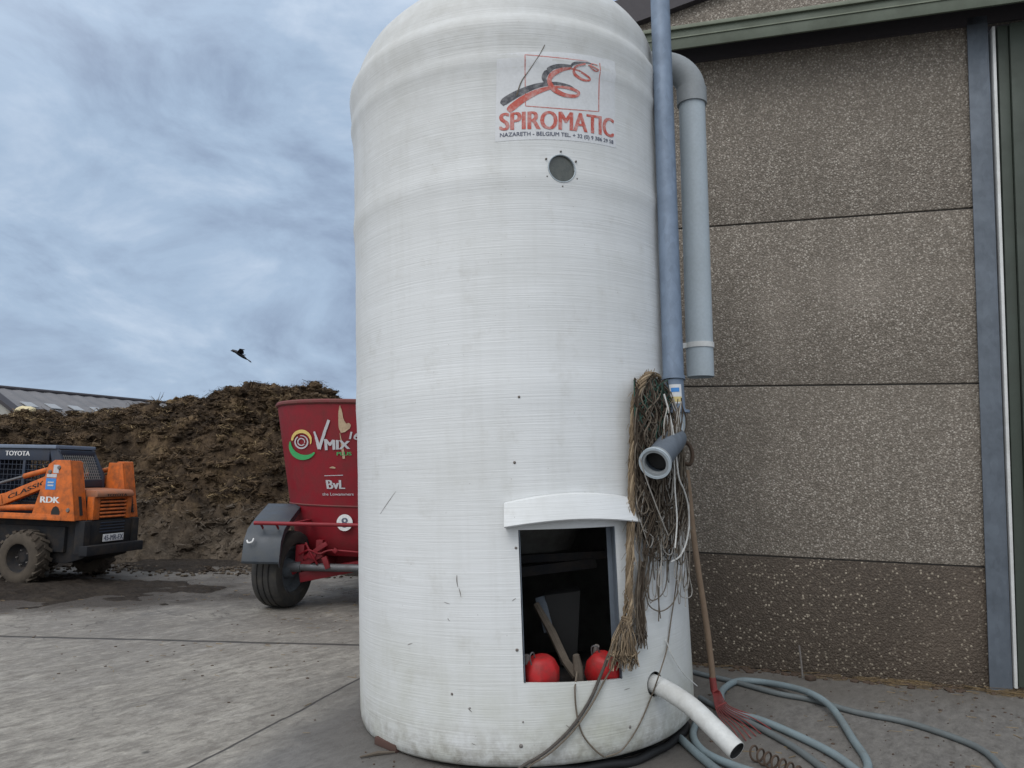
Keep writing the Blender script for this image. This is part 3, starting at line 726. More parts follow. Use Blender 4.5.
# VENT PIPE
va, vb = at(691.5, 92, 5.12), at(700.5, 377, 5.12)
axv = (va - vb).normalized()
vp = empty('vent_pipe', 'thick pale grey plastic vent pipe with a bent elbow between silo and barn wall', 'pipe', vb)
loc2 = lambda p: V(p) - vb
RV = .092
b = MB(); b.tube([loc2(vb + axv * .0), loc2(lerp(vb, va, .5)), loc2(va)], RV, 36, cap=False); b.build('straight_pipe', M['pvc'], vp, smooth=True)
b = MB(); b.lathe([(.084, 0), (.001, 0)], 30, Matrix.Translation(loc2(vb + axv * .05)) @ axv.to_track_quat('Z', 'Y').to_matrix().to_4x4()); b.build('pipe_mouth_shade', M['darkhole'], vp)  # dark disc painted as the shade up inside the vent
lf = V((-1, .1, .05)).normalized(); cc = va + lf * .19
el = []
for k in range(13):
    a = k / 12 * PI / 2; el.append(cc - lf * (.19 * math.cos(a)) + axv * (.19 * math.sin(a)))
el = [va - axv * .03] + el + [el[-1] + lf * .45]
b = MB(); b.tube([loc2(p) for p in el], RV + .008, 36); b.tube([loc2(va - axv * .10), loc2(va + axv * .02)], RV + .013, 36)
b.build('elbow', M['pvc_dark'], vp, smooth=True, sharp=50)
ck = lerp(vb, va, .105)
b = MB(); b.lathe([(RV + .001, -.018), (RV + .007, -.018), (RV + .007, .018), (RV + .001, .018)], 40, Matrix.Translation(loc2(ck)) @ axv.to_track_quat('Z', 'Y').to_matrix().to_4x4(), closed=True)
tp = at(664, 348, 4.88)
b.bar(loc2(ck + V((-.09, -.02, 0))), loc2(tp), .004, .034); b.tube([loc2(tp + V((-.05, -.0, 0))), loc2(tp + V((.05, -.01, 0)))], .012, 8)
b.build('clamp_band', M['white_trim'], vp, smooth=True, sharp=35)

# ------------------------------------------------------------------ OUTLET PIPE (white, bent)
b = MB()
op = spline([SM @ (OM @ V((0, -.10, .0))), SM @ (OM @ V((0, .02, -.004))), at(688, 704, 4.22), at(713, 727, 4.07), at(737, 751, 3.95)], 8)
outp = empty('discharge_tube', 'bent white plastic tube poking out of a hole at the foot of the silo', 'pipe', op[-1])
l3 = lambda p: V(p) - op[-1]
b.tube([l3(p) for p in op], .051, 28, cap=False); b.build('tube_wall', M['pvc_white'], outp, smooth=True)
axo = (op[-1] - op[-3]).normalized()
b = MB(); b.tube([l3(p) for p in op], .047, 28, cap=False); b.build('tube_bore', M['darkhole'], outp, smooth=True)  # bore wall near-black, shade of the inside put into its colour
b = MB(); b.lathe([(.0465, 0), (.0515, 0)], 28, Matrix.Translation(-axo * .0005) @ axo.to_track_quat('Z', 'Y').to_matrix().to_4x4())
b.build('tube_lip', M['pvc_white'], outp)
b = MB(); b.lathe([(.001, 0), (.0475, 0)], 28, Matrix.Translation(-axo * .02) @ axo.to_track_quat('Z', 'Y').to_matrix().to_4x4())
b.build('tube_mouth_shade', M['darkhole'], outp)  # disc just inside the end, darkness of the opening is its colour

# ------------------------------------------------------------------ ROPES
def strand(px_pts, offs, n=6, jit=0.0):
    P = []
    for i, (x, y) in enumerate(px_pts):
        o = offs if not isinstance(offs, (list, tuple)) else offs[i]
        P.append(S(x + random.uniform(-jit, jit), y + random.uniform(-jit, jit), o))
    return spline(P, n)
# twine bundle: hundreds of strands looped over the pipe bracket
tb = empty('twine_bundle', 'tangled mass of old grey baler twine hanging beside the filling pipe', 'twine', S(655, 560, .03))
tl = lambda pts: [p - tb.location for p in pts]
mbs = {k: MB() for k in ('twine', 'twine_dk', 'twine_gn', 'twine_lt')}
rnd = random.Random(3)
def xr(y):          # left / right edge of the bundle at height y
    t = (y - 372) / 190
    L = 634 + 3 * t + (8 * (t - .55) if t > .55 else 0); R_ = 672 + 16 * min(1, t * 1.5) if t < .8 else 684 - 14 * (t - .8) * 5
    return L, R_
for i in range(300):
    y0 = rnd.uniform(372, 396); u = rnd.random(); L, R_ = xr(y0); top = 638 + 32 * u
    y0 = 373 + 14 * abs(u - .45) * 2 + rnd.uniform(0, 7)
    yl = rnd.choice((450, 480, 500, 520, 545)) + rnd.uniform(-25, 12)
    if i < 26: yl = rnd.uniform(420, 455)
    pts = [(top, y0)]
    uu = u
    for k in range(1, 6):
        y = lerp(y0, yl, k / 5); L, R_ = xr(y); uu = min(1, max(0, uu + rnd.uniform(-.34, .34))); pts.append((lerp(L, R_, uu), y))
    if rnd.random() < .6:      # turn round and go back up
        L, R_ = xr(yl); x2 = lerp(L, R_, min(1, max(0, uu + rnd.uniform(-.3, .3))))
        pts.append(((pts[-1][0] + x2) / 2, yl + rnd.uniform(5, 10)))
        pts.append((x2, yl - 3))
        for k in range(1, 4):
            y = yl - k * rnd.uniform(14, 30); L, R_ = xr(max(y, 380)); pts.append((lerp(L, R_, min(1, max(0, uu + rnd.uniform(-.2, .2)))), max(y, 380)))
    o = rnd.uniform(.012, .105)
    if i < 9: o = rnd.uniform(.085, .112)
    offs = [o + rnd.uniform(-.012, .012) for _ in pts]; offs[0] = .02 + .5 * o
    sp = strand(pts, offs, 4)
    if i < 26: k = 'twine_gn'
    else: k = rnd.choices(('twine', 'twine_dk', 'twine_lt'), (5, 6, .7))[0]
    mbs[k].tube(tl(sp), rnd.choice((.0022, .003, .0036, .0048)), 5)
# loose tails below the bundle
for i in range(46):            # limp loose loops of different lengths
    x = rnd.uniform(638, 684); y0 = rnd.uniform(470, 540); dx = rnd.uniform(-12, 12); yl = min(640, y0 + rnd.uniform(25, 95)) if i % 3 else y0 + rnd.uniform(20, 45)
    x2 = min(688, max(636, x + dx)); o = rnd.uniform(.02, .08)
    sp = strand([(x, y0), (x + rnd.uniform(-4, 4), lerp(y0, yl, .5)), (lerp(x, x2, .25), yl - 4), (lerp(x, x2, .6), yl), (x2, yl - 8), (x2 + rnd.uniform(-3, 5), lerp(yl, y0, .55)), (x2 + rnd.uniform(-5, 5), y0)], o, 5, .8)
    mbs[rnd.choices(('twine', 'twine_dk', 'twine_lt'), (5, 3, 2))[0]].tube(tl(sp), rnd.choice((.002, .003, .004)), 5)
for i in range(30):            # strands lapped over the pipe bend
    x = rnd.uniform(664, 682); y0 = rnd.uniform(398, 425); sp = strand([(x, y0), (x + rnd.uniform(-5, 5), y0 + 18), (x + rnd.uniform(-7, 6), y0 + 45), (x + rnd.uniform(-9, 6), y0 + 85)], [.16, .165, .15, .1], 5)
    mbs[rnd.choices(('twine', 'twine_dk', 'twine_lt'), (5, 3, 3))[0]].tube(tl(sp), rnd.choice((.002, .003, .004)), 5)
for k, nm_ in (('twine', 'grey_strands'), ('twine_dk', 'dark_strands'), ('twine_gn', 'green_strands'), ('twine_lt', 'pale_strands')):
    mbs[k].build(nm_, M[k], tb, smooth=True)
tails = MB()
for pts in ([(648, 548), (645, 575), (640, 610), (636, 640), (628, 652)], [(655, 548), (650, 580), (643, 605), (641, 640)], [(660, 545), (659, 580), (659, 622)], [(657, 548), (658, 590), (660, 618)],
            [(651, 552), (647, 585), (640, 598), (638, 628)], [(644, 545), (642, 590), (634, 625), (628, 640)], [(666, 545), (668, 560), (664, 590), (650, 600), (648, 575), (656, 548)]):
    tails.tube(tl(strand(pts, .03, 6, 1.0)), .0035, 5)
tails.build('loose_tails', M['twine'], tb, smooth=True)

# frayed tan rope, looped at the top, tassel at the end
fr_ = empty('frayed_rope', 'thick frayed tan rope with a ragged tassel end hanging beside the silo door', 'rope', S(626, 668, .05))
fl = lambda pts: [p - fr_.location for p in pts]
core = [(656, 378), (650, 373), (643, 378), (637, 392), (634, 420), (632.5, 450), (631.5, 485), (631, 515), (630, 550), (629.5, 580), (629, 605), (628, 625)]
b = MB(); rr = random.Random(5)
cp = strand(core, .06, 7)
for s in range(7):                         # twisted yarns
    ph = s * 2 * PI / 7; pts = []
    for i, p in enumerate(cp):
        out = (p - SB); out = (out - SAX * out.dot(SAX)).normalized(); tan = SAX.cross(out)
        a = ph + i * .33; w = .011 + .005 * math.sin(i * .37 + s) + .006 * rr.random()
        w *= 1.55 if i < 34 else (1.15 if i < 60 else 1.35)
        pts.append(p + tan * math.cos(a) * w + out * math.sin(a) * w)
    b.tube(fl(pts), [.0060 + .003 * math.sin(i * .9 + s * 2) for i in range(len(pts))], 6, mat=1 if s in (1, 4) else 0)
for i in range(420):                       # loose fibres
    p = rr.choice(cp[4:]) + V((rr.gauss(0, .012), rr.gauss(0, .01), rr.uniform(-.03, .03))); d = V((rr.uniform(-1, 1), rr.uniform(-1, .3), rr.uniform(-4.5, -.6))).normalized() * rr.uniform(.02, .07)
    b.tube(fl([p, p + d * .5 + V((0, 0, .004)), p + d]), [.0018, .0014, .0008], 3, mat=rr.randint(0, 1))
b.build('twisted_yarns', [M['rope'], M['rope_lt']], fr_, smooth=True)
b = MB()
for i in range(150):
    x0_ = 625 + rr.uniform(-5, 7); x1_ = 622 + rr.uniform(-12, 14); yb = rr.uniform(650, 672)
    pts = [(x0_, 622 + rr.uniform(-2, 4)), (lerp(x0_, x1_, .7) + rr.uniform(-3, 3), 640), (x1_ + rr.uniform(-2, 2), 655), (x1_ + rr.uniform(-5, 5), yb)]
    b.tube(fl(strand(pts, [.05 + rr.uniform(-.02, .035) for _ in pts], 4)), rr.uniform(.002, .0042), 4, mat=rr.choice((0, 0, 1, 2)))
b.build('tassel', [M['rope'], M['rope_lt'], M['twine']], fr_, smooth=True)
b = MB(); kc = S(626, 622, .05) - fr_.location
for k in range(5): b.tube([kc + V((.022 * math.cos(a), .02 * math.sin(a), .012 * (k - 2) + .004 * math.sin(a * 2))) for a in [j * PI / 8 for j in range(16)]], .0065, 6, closed=True)
b.build('knot', M['rope'], fr_, smooth=True)
b = MB()
for k in range(60):
    x = 641 + rr.uniform(-3, 3); b.tube(fl(strand([(x, 560 + rr.uniform(0, 20)), (x - 2 + rr.uniform(-2, 2), 595), (x - 1 + rr.uniform(-4, 5), 622), (x + rr.uniform(-5, 6), rr.uniform(632, 650))], .035 + rr.uniform(-.015, .02), 4)), rr.uniform(.0018, .0035), 4, mat=rr.choice((0, 1)))
b.build('dark_tuft', [M['twine_dk'], M['twine']], fr_, smooth=True)

def cord(name, pts, off, r, mat, label, cat='cord', n=8, group=None):
    b = MB(); b.tube(strand(pts, off, n), r, 7)
    return tag(b.build(name, mat, smooth=True), label, cat, group)
cord('white_cord', [(664, 394), (669, 412), (673, 432), (676, 455), (679, 478), (684, 490), (688, 505), (689, 525), (686, 543), (680, 556), (671, 562)], [.15, .16, .165, .165, .16, .15, .14, .12, .1, .08, .06], .0052, M['cord_w'], 'white braided cord curving from the pipe coupling down the right edge of the twine')
cord('white_cord', [(667, 415), (670, 440), (674, 462), (675, 490), (677, 520), (675, 548)], .15, .0042, M['cord_w'], 'short straight white cord lying over the middle of the twine bundle')
cord('thin_string', [(640, 458), (646, 478), (654, 500), (661, 518), (668, 535)], [.2, .17, .14, .13, .11], .0036, M['twine_lt'], 'thin pale string running from the open pipe mouth diagonally over the twine', 'string')
cord('thin_string', [(652, 555), (646, 580), (648, 603), (658, 611), (668, 608), (676, 597), (680, 575), (683, 552)], .04, .0036, M['twine'], 'grey string hanging in a wide loop under the twine bundle', 'string')
cord('thin_string', [(686, 552), (689, 575), (692, 590), (690, 597), (682, 597), (678, 588), (680, 570), (684, 552)], .05, .003, M['twine_lt'], 'small pale string loop at the silo edge in front of the rake handle', 'string')
cord('thin_string', [(684, 545), (685, 575), (685.5, 607)], .05, .003, M['twine_lt'], 'short pale string end hanging straight beside the small loop', 'string')
cord('thin_string', [(679, 545), (676, 585), (671, 620), (667, 648), (660, 672), (650, 700), (638, 727), (622, 750), (606, 757)], [.05, .02, .012, .010, .075, .012, .01, .012, .02], .0040, M['twine'], 'long thin grey string running from the twine across the white tube to the silo foot', 'string')
cord('thin_string', [(666, 640), (672, 655), (683, 673), (697, 686)], [.012, .02, .03, .05], .0035, M['cord_w'], 'thin white string stretched down to the right above the white tube', 'string')
# cables out of the door
b = MB()
def mixpath(items, n=8): return spline(items, n)
b.tube(mixpath([S(632, 618, .02), S(612, 648, .02), S(602, 672, .012), S(590, 700, .012), S(572, 727, .014), S(552, 747, .03), at(537, 758, 4.09), at(520, 768, 4.03), G(495, 792, .012), G(455, 802, .012)]), .0085, 8)
tag(b.build('power_cable', M['cable'], smooth=True), 'thick dirty cable leaving the silo door and drooping down the white wall to the ground', 'cable')
b = MB(); b.tube(mixpath([S(620, 655, .03), S(606, 678, .012), S(592, 704, .022), S(574, 730, .02), S(556, 748, .03), at(543, 758, 4.10), at(530, 766, 4.06), G(510, 790, .008)]), .005, 7)
tag(b.build('thin_cable', M['twine'], smooth=True), 'thinner brown cable running beside the thick cable below the sill', 'cable')
b = MB(); b.tube(mixpath([S(577, 672, -.06), S(575, 690, .012), S(577, 715, .012), S(583, 735, .012), S(595, 750, .015), S(604, 757, .02)]), .0048, 7)
tag(b.build('hanging_cord', M['twine'], smooth=True), 'thin grey cord dropping straight from the peg over the sill to the silo foot', 'cord')
b = MB(); b.tube(mixpath([at(683, 440, 4.78), at(690, 446, 4.76), at(692.5, 456, 4.75), at(690, 464, 4.75), at(684, 463, 4.76)]), .013, 8)
tag(b.build('bent_hook', M['rust'], smooth=True), 'dark bent strap hook at the right edge of the twine below the pipe flange', 'hook')

# ------------------------------------------------------------------ HOSES ON THE GROUND
def hose(px_pts, r, mat, label, lift=None):
    P = []
    for i, (x, y) in enumerate(px_pts): P.append(G(x, y, r + (lift[i] if lift else 0)))
    b = MB(); b.tube(spline(P, 10), r, 10)
    return tag(b.build('garden_hose', mat, smooth=True), label, 'hose')
hose([(686, 670), (705, 675), (735, 682), (775, 693), (812, 700), (855, 712), (905, 722), (955, 738), (985, 752), (1005, 772)], .020, M['hose_dk'], 'thin dark grey hose running out to the right along the barn wall',
     [0, 0, 0, .0, .0, 0, 0, 0, 0, 0])
hose([(840, 790), (868, 768), (852, 738), (832, 708), (812, 694), (790, 687), (762, 682), (738, 681), (723, 690), (722, 702), (730, 712), (760, 720), (800, 737), (835, 755), (862, 775)], .024, M['hose'], 'pale blue grey hose forming the big loop behind the rake',
     [0, 0, 0, .03, .045, .03, .0, 0, 0, 0, 0, 0, 0, 0, 0])
hose([(700, 698), (715, 706), (735, 716), (762, 729), (795, 748), (822, 768), (840, 785)], .021, M['hose_dk'], 'grey hose lying close alongside the lower arm of the big loop', [0, 0, 0, 0, 0, 0, 0])
hose([(696, 722), (693, 735), (700, 748), (715, 758), (740, 768), (765, 776)], .023, M['hose'], 'pale hose curling out from under the silo behind the white tube')
hose([(680, 738), (695, 752), (712, 766), (730, 780)], .023, M['hose'], 'short piece of pale hose in front of the silo foot nearest the camera')
# black hose round the foot of the silo
b = MB(); P = []
for k in range(24):
    th = lerp(.0, 1.35, k / 23); q = SM @ cyl(th, 0, 1.03 - .012 * math.sin(k * .5)); q.z = .024 + .006 * math.sin(k * 1.1); P.append(q)
b.tube(P, .024, 10); tag(b.build('drain_hose', M['black'], smooth=True), 'fat black hose tucked under the right foot of the silo', 'hose')
# brick under the left edge
b = MB(); bp = G(383, 745); b.box(G(386, 750) + V((.02, .05, .022)), (.20, .09, .044), Matrix.Rotation(-.75, 3, 'Z'))
tag(b.build('brick', M['brick'], bevel=.006), 'reddish brick wedged under the left edge of the silo', 'brick')
# small clods and debris in front of the silo foot
b = MB(); rr = random.Random(11)
for k in range(160):
    q = G(rr.uniform(360, 520), rr.uniform(752, 790)) if k < 70 else G(rr.uniform(690, 1000), rr.uniform(690, 770))
    b.blob(q + V((0, 0, .003)), rr.uniform(.002, .007), 1, .5, (1, 1, .6), k)
tag(b.build('yard_debris', M['rust'], smooth=True), 'small dark clods scattered on the concrete around the silo foot', 'debris', kind='stuff')
b = MB(); rr = random.Random(12)
for k in range(900):
    y = 4.6 + 6.6 * rr.random() ** .6; x = rr.uniform(-6.5, -.7) if k % 4 else rr.uniform(1.2, 3.6)
    if x > 0: y = rr.uniform(4.2, 6.0)
    if noise.noise(V((x * .7, y * .7, 0))) < -.1 and rr.random() < .8: continue
    if rr.random() < .45:
        b.blob((x, y, .002), rr.uniform(.003, .013), 1, .6, (1.3, 1, .5), k, mat=0)
    else:
        a = rr.uniform(0, PI); d = V((math.cos(a), math.sin(a), 0)) * rr.uniform(.01, .04); p = V((x, y, .004)); b.tube([p - d, p + d], rr.uniform(.0012, .0026), 3, mat=1)
tag(b.build('yard_litter', [M['rust'], M['straw']]), 'scattered bits of straw and muck on the grey concrete yard', 'litter', kind='stuff')
# drain twig lying by the brick
b = MB(); b.tube([G(360, 757, .01), G(378, 753, .012), G(395, 752, .01)], [.006, .012, .005], 6)
tag(b.build('twig', M['stake'], smooth=True), 'short dark twig lying on the concrete by the brick', 'twig')

# spring
b = MB(); a0, a1 = G(752, 752, .045), G(800, 775, .045); d = (a1 - a0); t_ = d.normalized(); n_ = V((-t_.y, t_.x, 0)); P = []
for k in range(150):
    u = k / 149; a = u * 2 * PI * 6.5; P.append(a0 + d * u + V((0, 0, 1)) * math.sin(a) * .038 + n_ * math.cos(a) * .038)
b.tube(P, .006, 7); tag(b.build('coil_spring', M['rust'], smooth=True), 'rusty stretched coil spring lying in front of the white tube mouth', 'spring')

# rake
hd_ = G(714, 690, .10); top_ = at(686, 470, 5.62)
rk = empty('leaf_rake', 'red leaf rake with a wooden handle leaning between silo and barn wall', 'rake', V((hd_.x, hd_.y, 0)))
rl = lambda p: V(p) - rk.location
b = MB(); b.tube([rl(lerp(hd_, top_, k / 8)) + V((.006 * math.sin(k * .9), 0, 0)) for k in range(9)], [.022, .022, .023, .022, .021, .022, .021, .022, .02], 10); b.build('handle', M['wood'], rk, smooth=True)
b = MB(); b.tube([rl(lerp(hd_, top_, .055)), rl(hd_), rl(G(716, 693, .085))], [.024, .026, .028], 10); b.build('socket', M['redplastic'], rk, smooth=True)
b = MB(); mids = []
for k in range(9):
    u = k / 8
    e = G(lerp(736, 776, u), lerp(745, 727, u), .006); s0 = G(lerp(712.5, 719.5, u), 691, .09); m1 = G(lerp(717, 729, u), lerp(712, 706, u), .06)
    sp_ = spline([s0, m1, lerp(m1, e, .6) + V((0, 0, .012)), e], 5); mids.append(sp_[4])
    b.tube([rl(p) for p in sp_], .0036, 5)
b.tube([rl(p + V((0, 0, .004))) for p in mids], .006, 6)
b.build('tines', M['redplastic'], rk, smooth=True)
# iron rod by the wall
b = MB(); q0 = WP(803, 684, .18); q0.z = 0; b.tube([q0, q0 + V((-.01, 0, .12)), q0 + V((-.02, .01, .26))], [.008, .008, .007], 7)
rod = tag(b.build('iron_rod', M['bolt'], smooth=True), 'thin upright iron rod standing at the foot of the barn wall', 'rod')
b = MB(); b.box(q0 + V((.05, -.03, .02)), (.08, .06, .04), Matrix.Rotation(.4, 3, 'Z')); 
tag(b.build('stone', M['rust'], bevel=.015), 'small dark stone beside the iron rod on the ground', 'stone')

# ------------------------------------------------------------------ BARN
barn = empty('barn', 'barn with exposed aggregate concrete wall panels and a green beam on the right', 'barn', mat=WM)
sL = W(634, 60)[0]
sP0, sP1 = W(967, 60)[0], W(989, 680)[0]
joint_z = [0.0, .9393, 2.3994, 3.8715, 6.2]
sR = W(975, 400)[0]
for i in range(4):
    b = MB(); za, zb_ = joint_z[i], joint_z[i + 1]
    b.box(((sL + sR + .1) / 2, .075, (za + zb_) / 2), (sR + .1 - sL, .15, zb_ - za - .012))
    b.build('wall_panel', M['pane_lo'] if i == 0 else M['pane_hi'], barn, bevel=.012)
for zz in joint_z[1:4]:
    b = MB(); b.box(((sL + sR) / 2, .075, zz), (sR + .1 - sL - .02, .12, .016)); b.build('joint_strip', M['joint'], barn)
# beam / door rail housing: follows the picture's lower edge line
BO = .34
zlow = lerp(W(672, 50, BO)[1], W(1000, 4, BO)[1], .5); zup = lerp(W(672, 29, BO)[1], W(836, 2, BO)[1], .5)
b = MB(); b.box(((sL + 6) / 2, -BO + .012, (zlow + zup) / 2), (6 - sL, .024, zup - zlow)); b.build('beam', M['green'], barn, bevel=.006)
b = MB(); b.box(((sL + 6) / 2, -BO / 2 + .02, zup - .012), (6 - sL - .02, BO - .05, .02)); b.box(((sL + 6) / 2, -.02, (zlow + zup) / 2), (6 - sL - .02, .03, zup - zlow - .06)); b.build('rail_cover_shade', M['roof_dark'], barn)  # dark top and back plates, shade behind the beam put into their colour
b = MB(); b.box(((sL + 6) / 2, -BO - .012, zup - .018), (6 - sL, .024, .036)); b.build('beam_lip', M['greenpale'], barn, bevel=.006)
b = MB(); b.box(((sL + 6) / 2, -BO - .005, lerp(zlow, zup, .5)), (6 - sL, .009, .012)); b.build('beam_fold', M['greenpale'], barn, bevel=.003)
# upper gable panel set behind the beam
b = MB(); b.box(((sL + 6) / 2, .12, zup + .7), (6 - sL, .12, 1.6)); b.build('gable_panel', M['pane_hi'], barn)
# post (leans a little)
s_t0, s_b0 = W(967, 50)[0], W(988, 682)[0]; s_t1, s_b1 = W(988, 50)[0], W(1011, 682)[0]
def leanbox(mb, xt0, xt1, xb0, xb1, y0, y1, z0, z1):
    mb.add([(xb0, y0, z0), (xb1, y0, z0), (xb1, y1, z0), (xb0, y1, z0), (xt0, y0, z1), (xt1, y0, z1), (xt1, y1, z1), (xt0, y1, z1)], [(0, 1, 2, 3), (4, 5, 6, 7), (0, 1, 5, 4), (1, 2, 6, 5), (2, 3, 7, 6), (3, 0, 4, 7)])
b = MB(); leanbox(b, s_t0, s_t1, s_b0, s_b1, -.035, -.02, .0, zlow + .1); leanbox(b, s_t0 + .01, s_t1 - .005, s_b0 + .01, s_b1 - .005, -.02, .14, .0, zlow + .1)
b.build('steel_post', M['post'], barn, bevel=.004)
t0, t1 = W(989.5, 20)[0], W(994.5, 20)[0]; u0, u1 = W(1012, 682)[0], W(1016, 682)[0]
b = MB(); leanbox(b, t0 + .0, t0 + .022, u0 + .0, u0 + .022, -.055, .05, .05, zlow - .02); b.build('door_edge_trim', M['white_trim'], barn, bevel=.003)
b = MB(); x = t1 + .005
leanbox(b, t1 + .003, t1 + .08, u1 + .003, u1 + .08, -.05, .04, .06, zlow - .02)
db = 0
for k in range(14):
    xa = .085 + k * .17; leanbox(b, t1 + xa, t1 + xa + .11, u1 + xa, u1 + xa + .11, -.075, .04, .06, zlow - .02); leanbox(b, t1 + xa + .112, t1 + xa + .168, u1 + xa + .112, u1 + xa + .168, -.05, .04, .06, zlow - .02)
b.build('sliding_door', M['green_dark'], barn, bevel=.006)
# shell of the barn behind, roof with dark verge
ea, eb = W(660, 22, -.06), W(725, -2, -.06)
sl = (eb[1] - ea[1]) / (eb[0] - ea[0]); 
sl = max(.2, min(1.1, sl)); ez = lambda s: ea[1] + (s - ea[0]) * sl
b = MB(); xa, xb = sL - .35, sL + 4.2
b.add([(xa, -.08, ez(xa)), (xb, -.08, ez(xb)), (xb, 14, ez(xb)), (xa, 14, ez(xa)), (xa, -.08, ez(xa) + .30), (xb, -.08, ez(xb) + .30), (xb, 14, ez(xb) + .30), (xa, 14, ez(xa) + .30)], [(0, 1, 2, 3), (4, 5, 6, 7), (0, 1, 5, 4), (1, 2, 6, 5), (2, 3, 7, 6), (3, 0, 4, 7)])
b.build('roof', M['roof_dark'], barn)
b = MB(); b.box((sL + .075, 7.1, 2.6), (.14, 13.8, 5.2)); b.build('side_wall', M['pane_hi'], barn)
b = MB(); b.box((4.6, 13.9, 2.6), (9.6, .15, 5.2)); b.build('back_wall', M['pane_hi'], barn)
# straw and dirt blown against the wall
b = MB(); rr = random.Random(21)
for k in range(1500):
    s = rr.triangular(1.0, 3.05, 2.6) if k % 5 else rr.uniform(-.2, 3.05)
    o = abs(rr.gauss(0, .05)) + .01
    if noise.noise(V((s * 2.1, 0, 0))) + .5 * noise.noise(V((s * 7, 0, 3))) < -.05 and rr.random() < .85: continue
    h = max(0, .055 - o * .5) * rr.random() * (.4 + .8 * max(0, (s - 1.2) / 1.7))
    p = WM @ V((s, -o, .004 + h)); a = rr.uniform(-.6, .6); d = V((math.cos(a) * WU.x, math.cos(a) * WU.y, rr.uniform(-.15, .15))) * rr.uniform(.015, .06)
    b.tube([p - d, p + d], rr.uniform(.001, .0025), 3, mat=0 if rr.random() < .5 else 1)
for k in range(120):
    s = rr.uniform(-.2, 3.05); o = abs(rr.gauss(0, .06)) + .01; b.blob(WM @ V((s, -o, .004)), rr.uniform(.008, .03), 1, .5, (1.3, 1, .6), k, mat=2)
tag(b.build('wall_straw', [M['straw'], M['rope'], M['rust']]), 'loose straw and dirt lying along the foot of the barn wall', 'straw', kind='stuff')

# ------------------------------------------------------------------ MANURE HEAP
prof_px = [(-160, 432), (-80, 424), (0, 417), (14, 414), (40, 409), (60, 411), (100, 413), (130, 408), (150, 403), (175, 399), (200, 396), (222, 391), (240, 388), (256, 385), (270, 384), (285, 383), (305, 381), (322, 382), (334, 388), (346, 405), (365, 440), (400, 470)]
RY = 17.0
rx = []
for px, py in prof_px:
    p = at(px, py, RY + (0 if px > 130 else -(130 - px) * .008)); rx.append((p.x, p.z, p.y))
def interp(x, k):
    if x <= rx[0][0]: return rx[0][k]
    for a, c in zip(rx, rx[1:]):
        if x <= c[0]: t = (x - a[0]) / (c[0] - a[0]); return lerp(a[k], c[k], t)
    return max(0, rx[-1][k] - (x - rx[-1][0]) * 1.2) if k == 1 else rx[-1][k]
def base_y(x):
    t = max(0, min(1, (x + 9.6) / 3.0)); return lerp(11.9, 12.5, t) + .5 * noise.noise(V((x * .7, 3, 0)))
def heap_h(x, y):
    H = interp(x, 1); yr = interp(x, 2); y0 = base_y(x)
    if y < yr:
        t = (y - y0) / (yr - y0)
        if t < 0: h = 0
        else:
            B = .80 + .30 * noise.noise(V((x * .8, 1.5, 2))) + .25 * math.exp(-((x + 5.4) / 1.1) ** 2)
            bench = B * min(1, t / .27) ** .75
            s = max(0, (t - .30) / .70); h = bench + (H - bench) * (1 - (1 - s) ** 2.1)
            h = min(h, H)
    else:
        t = (y - yr) / 4.5; h = H * max(0, 1 - t * t)
    amp = min(1, h / .35)
    n_ = noise.fractal(V((x * .9, y * .9, 5)), .8, 2.1, 3) * .22 + noise.fractal(V((x * 1.7, y * 1.7 , h * 1.7)), .9, 2.1, 3) * .16 + noise.fractal(V((x * 3.1, y * 3.1, 9)), .7, 2.2, 4) * .13
    vd = noise.voronoi(V((x * 2.1 + .25 * noise.noise(V((x * 5, y * 5, 0))), y * 2.1, h * 2.1)))[0]; vd2 = noise.voronoi(V((x * 5.2, y * 5.2 + .3 * noise.noise(V((x * 9, y * 9, 0))), h * 5.2)))[0]
    hn3 = .30 * (.45 - vd[0]) * (1 - .3 * vd[0]) + .10 * (.45 - vd2[0]) + noise.fractal(V((x * 7, y * 7, h * 5)), .8, 2.1, 3) * .055
    c = noise.cell(V((x * 2.3, y * 2.3, h * 2.3)))
    if h < 1.0: hn3 *= 1.35
    return h + amp * (n_ + .06 * c + hn3) * (1.0 if h < .9 * H else .75) - (.14 * amp if h > .6 * H else 0)
hm = MB(); NX, NY = 400, 240; xa, xb, ya, yb_ = -16.0, -.6, 11.6, 22.0
vs = []
for j in range(NY + 1):
    y = lerp(ya, yb_, (j / NY) ** 1.25)
    for i in range(NX + 1):
        x = lerp(xa, xb, i / NX)
        h = heap_h(x, y)
        dx = .07 * noise.noise(V((x * 4, y * 4, 1))); dy = .10 * noise.noise(V((x * 4, y * 4, 7)))
        edge = min(1, h / .3) if h > 0 else 0
        vs.append((x + dx * edge, y + dy * edge, h if h > .012 else -.03))
hm.add(vs, [(j * (NX + 1) + i, j * (NX + 1) + i + 1, (j + 1) * (NX + 1) + i + 1, (j + 1) * (NX + 1) + i) for j in range(NY) for i in range(NX)])
rr = random.Random(31)
for k in range(2600):          # clods
    x = rr.uniform(-12.5, -2.2); y = rr.uniform(12.2, 17.6); h = heap_h(x, y)
    if h < .03: continue
    hm.blob((x, y, h - .01), rr.choice((.02, .03, .04, .05)) * rr.uniform(.7, 1.4), 1, 1.1, (1.2, 1, .75), k, 2.0)
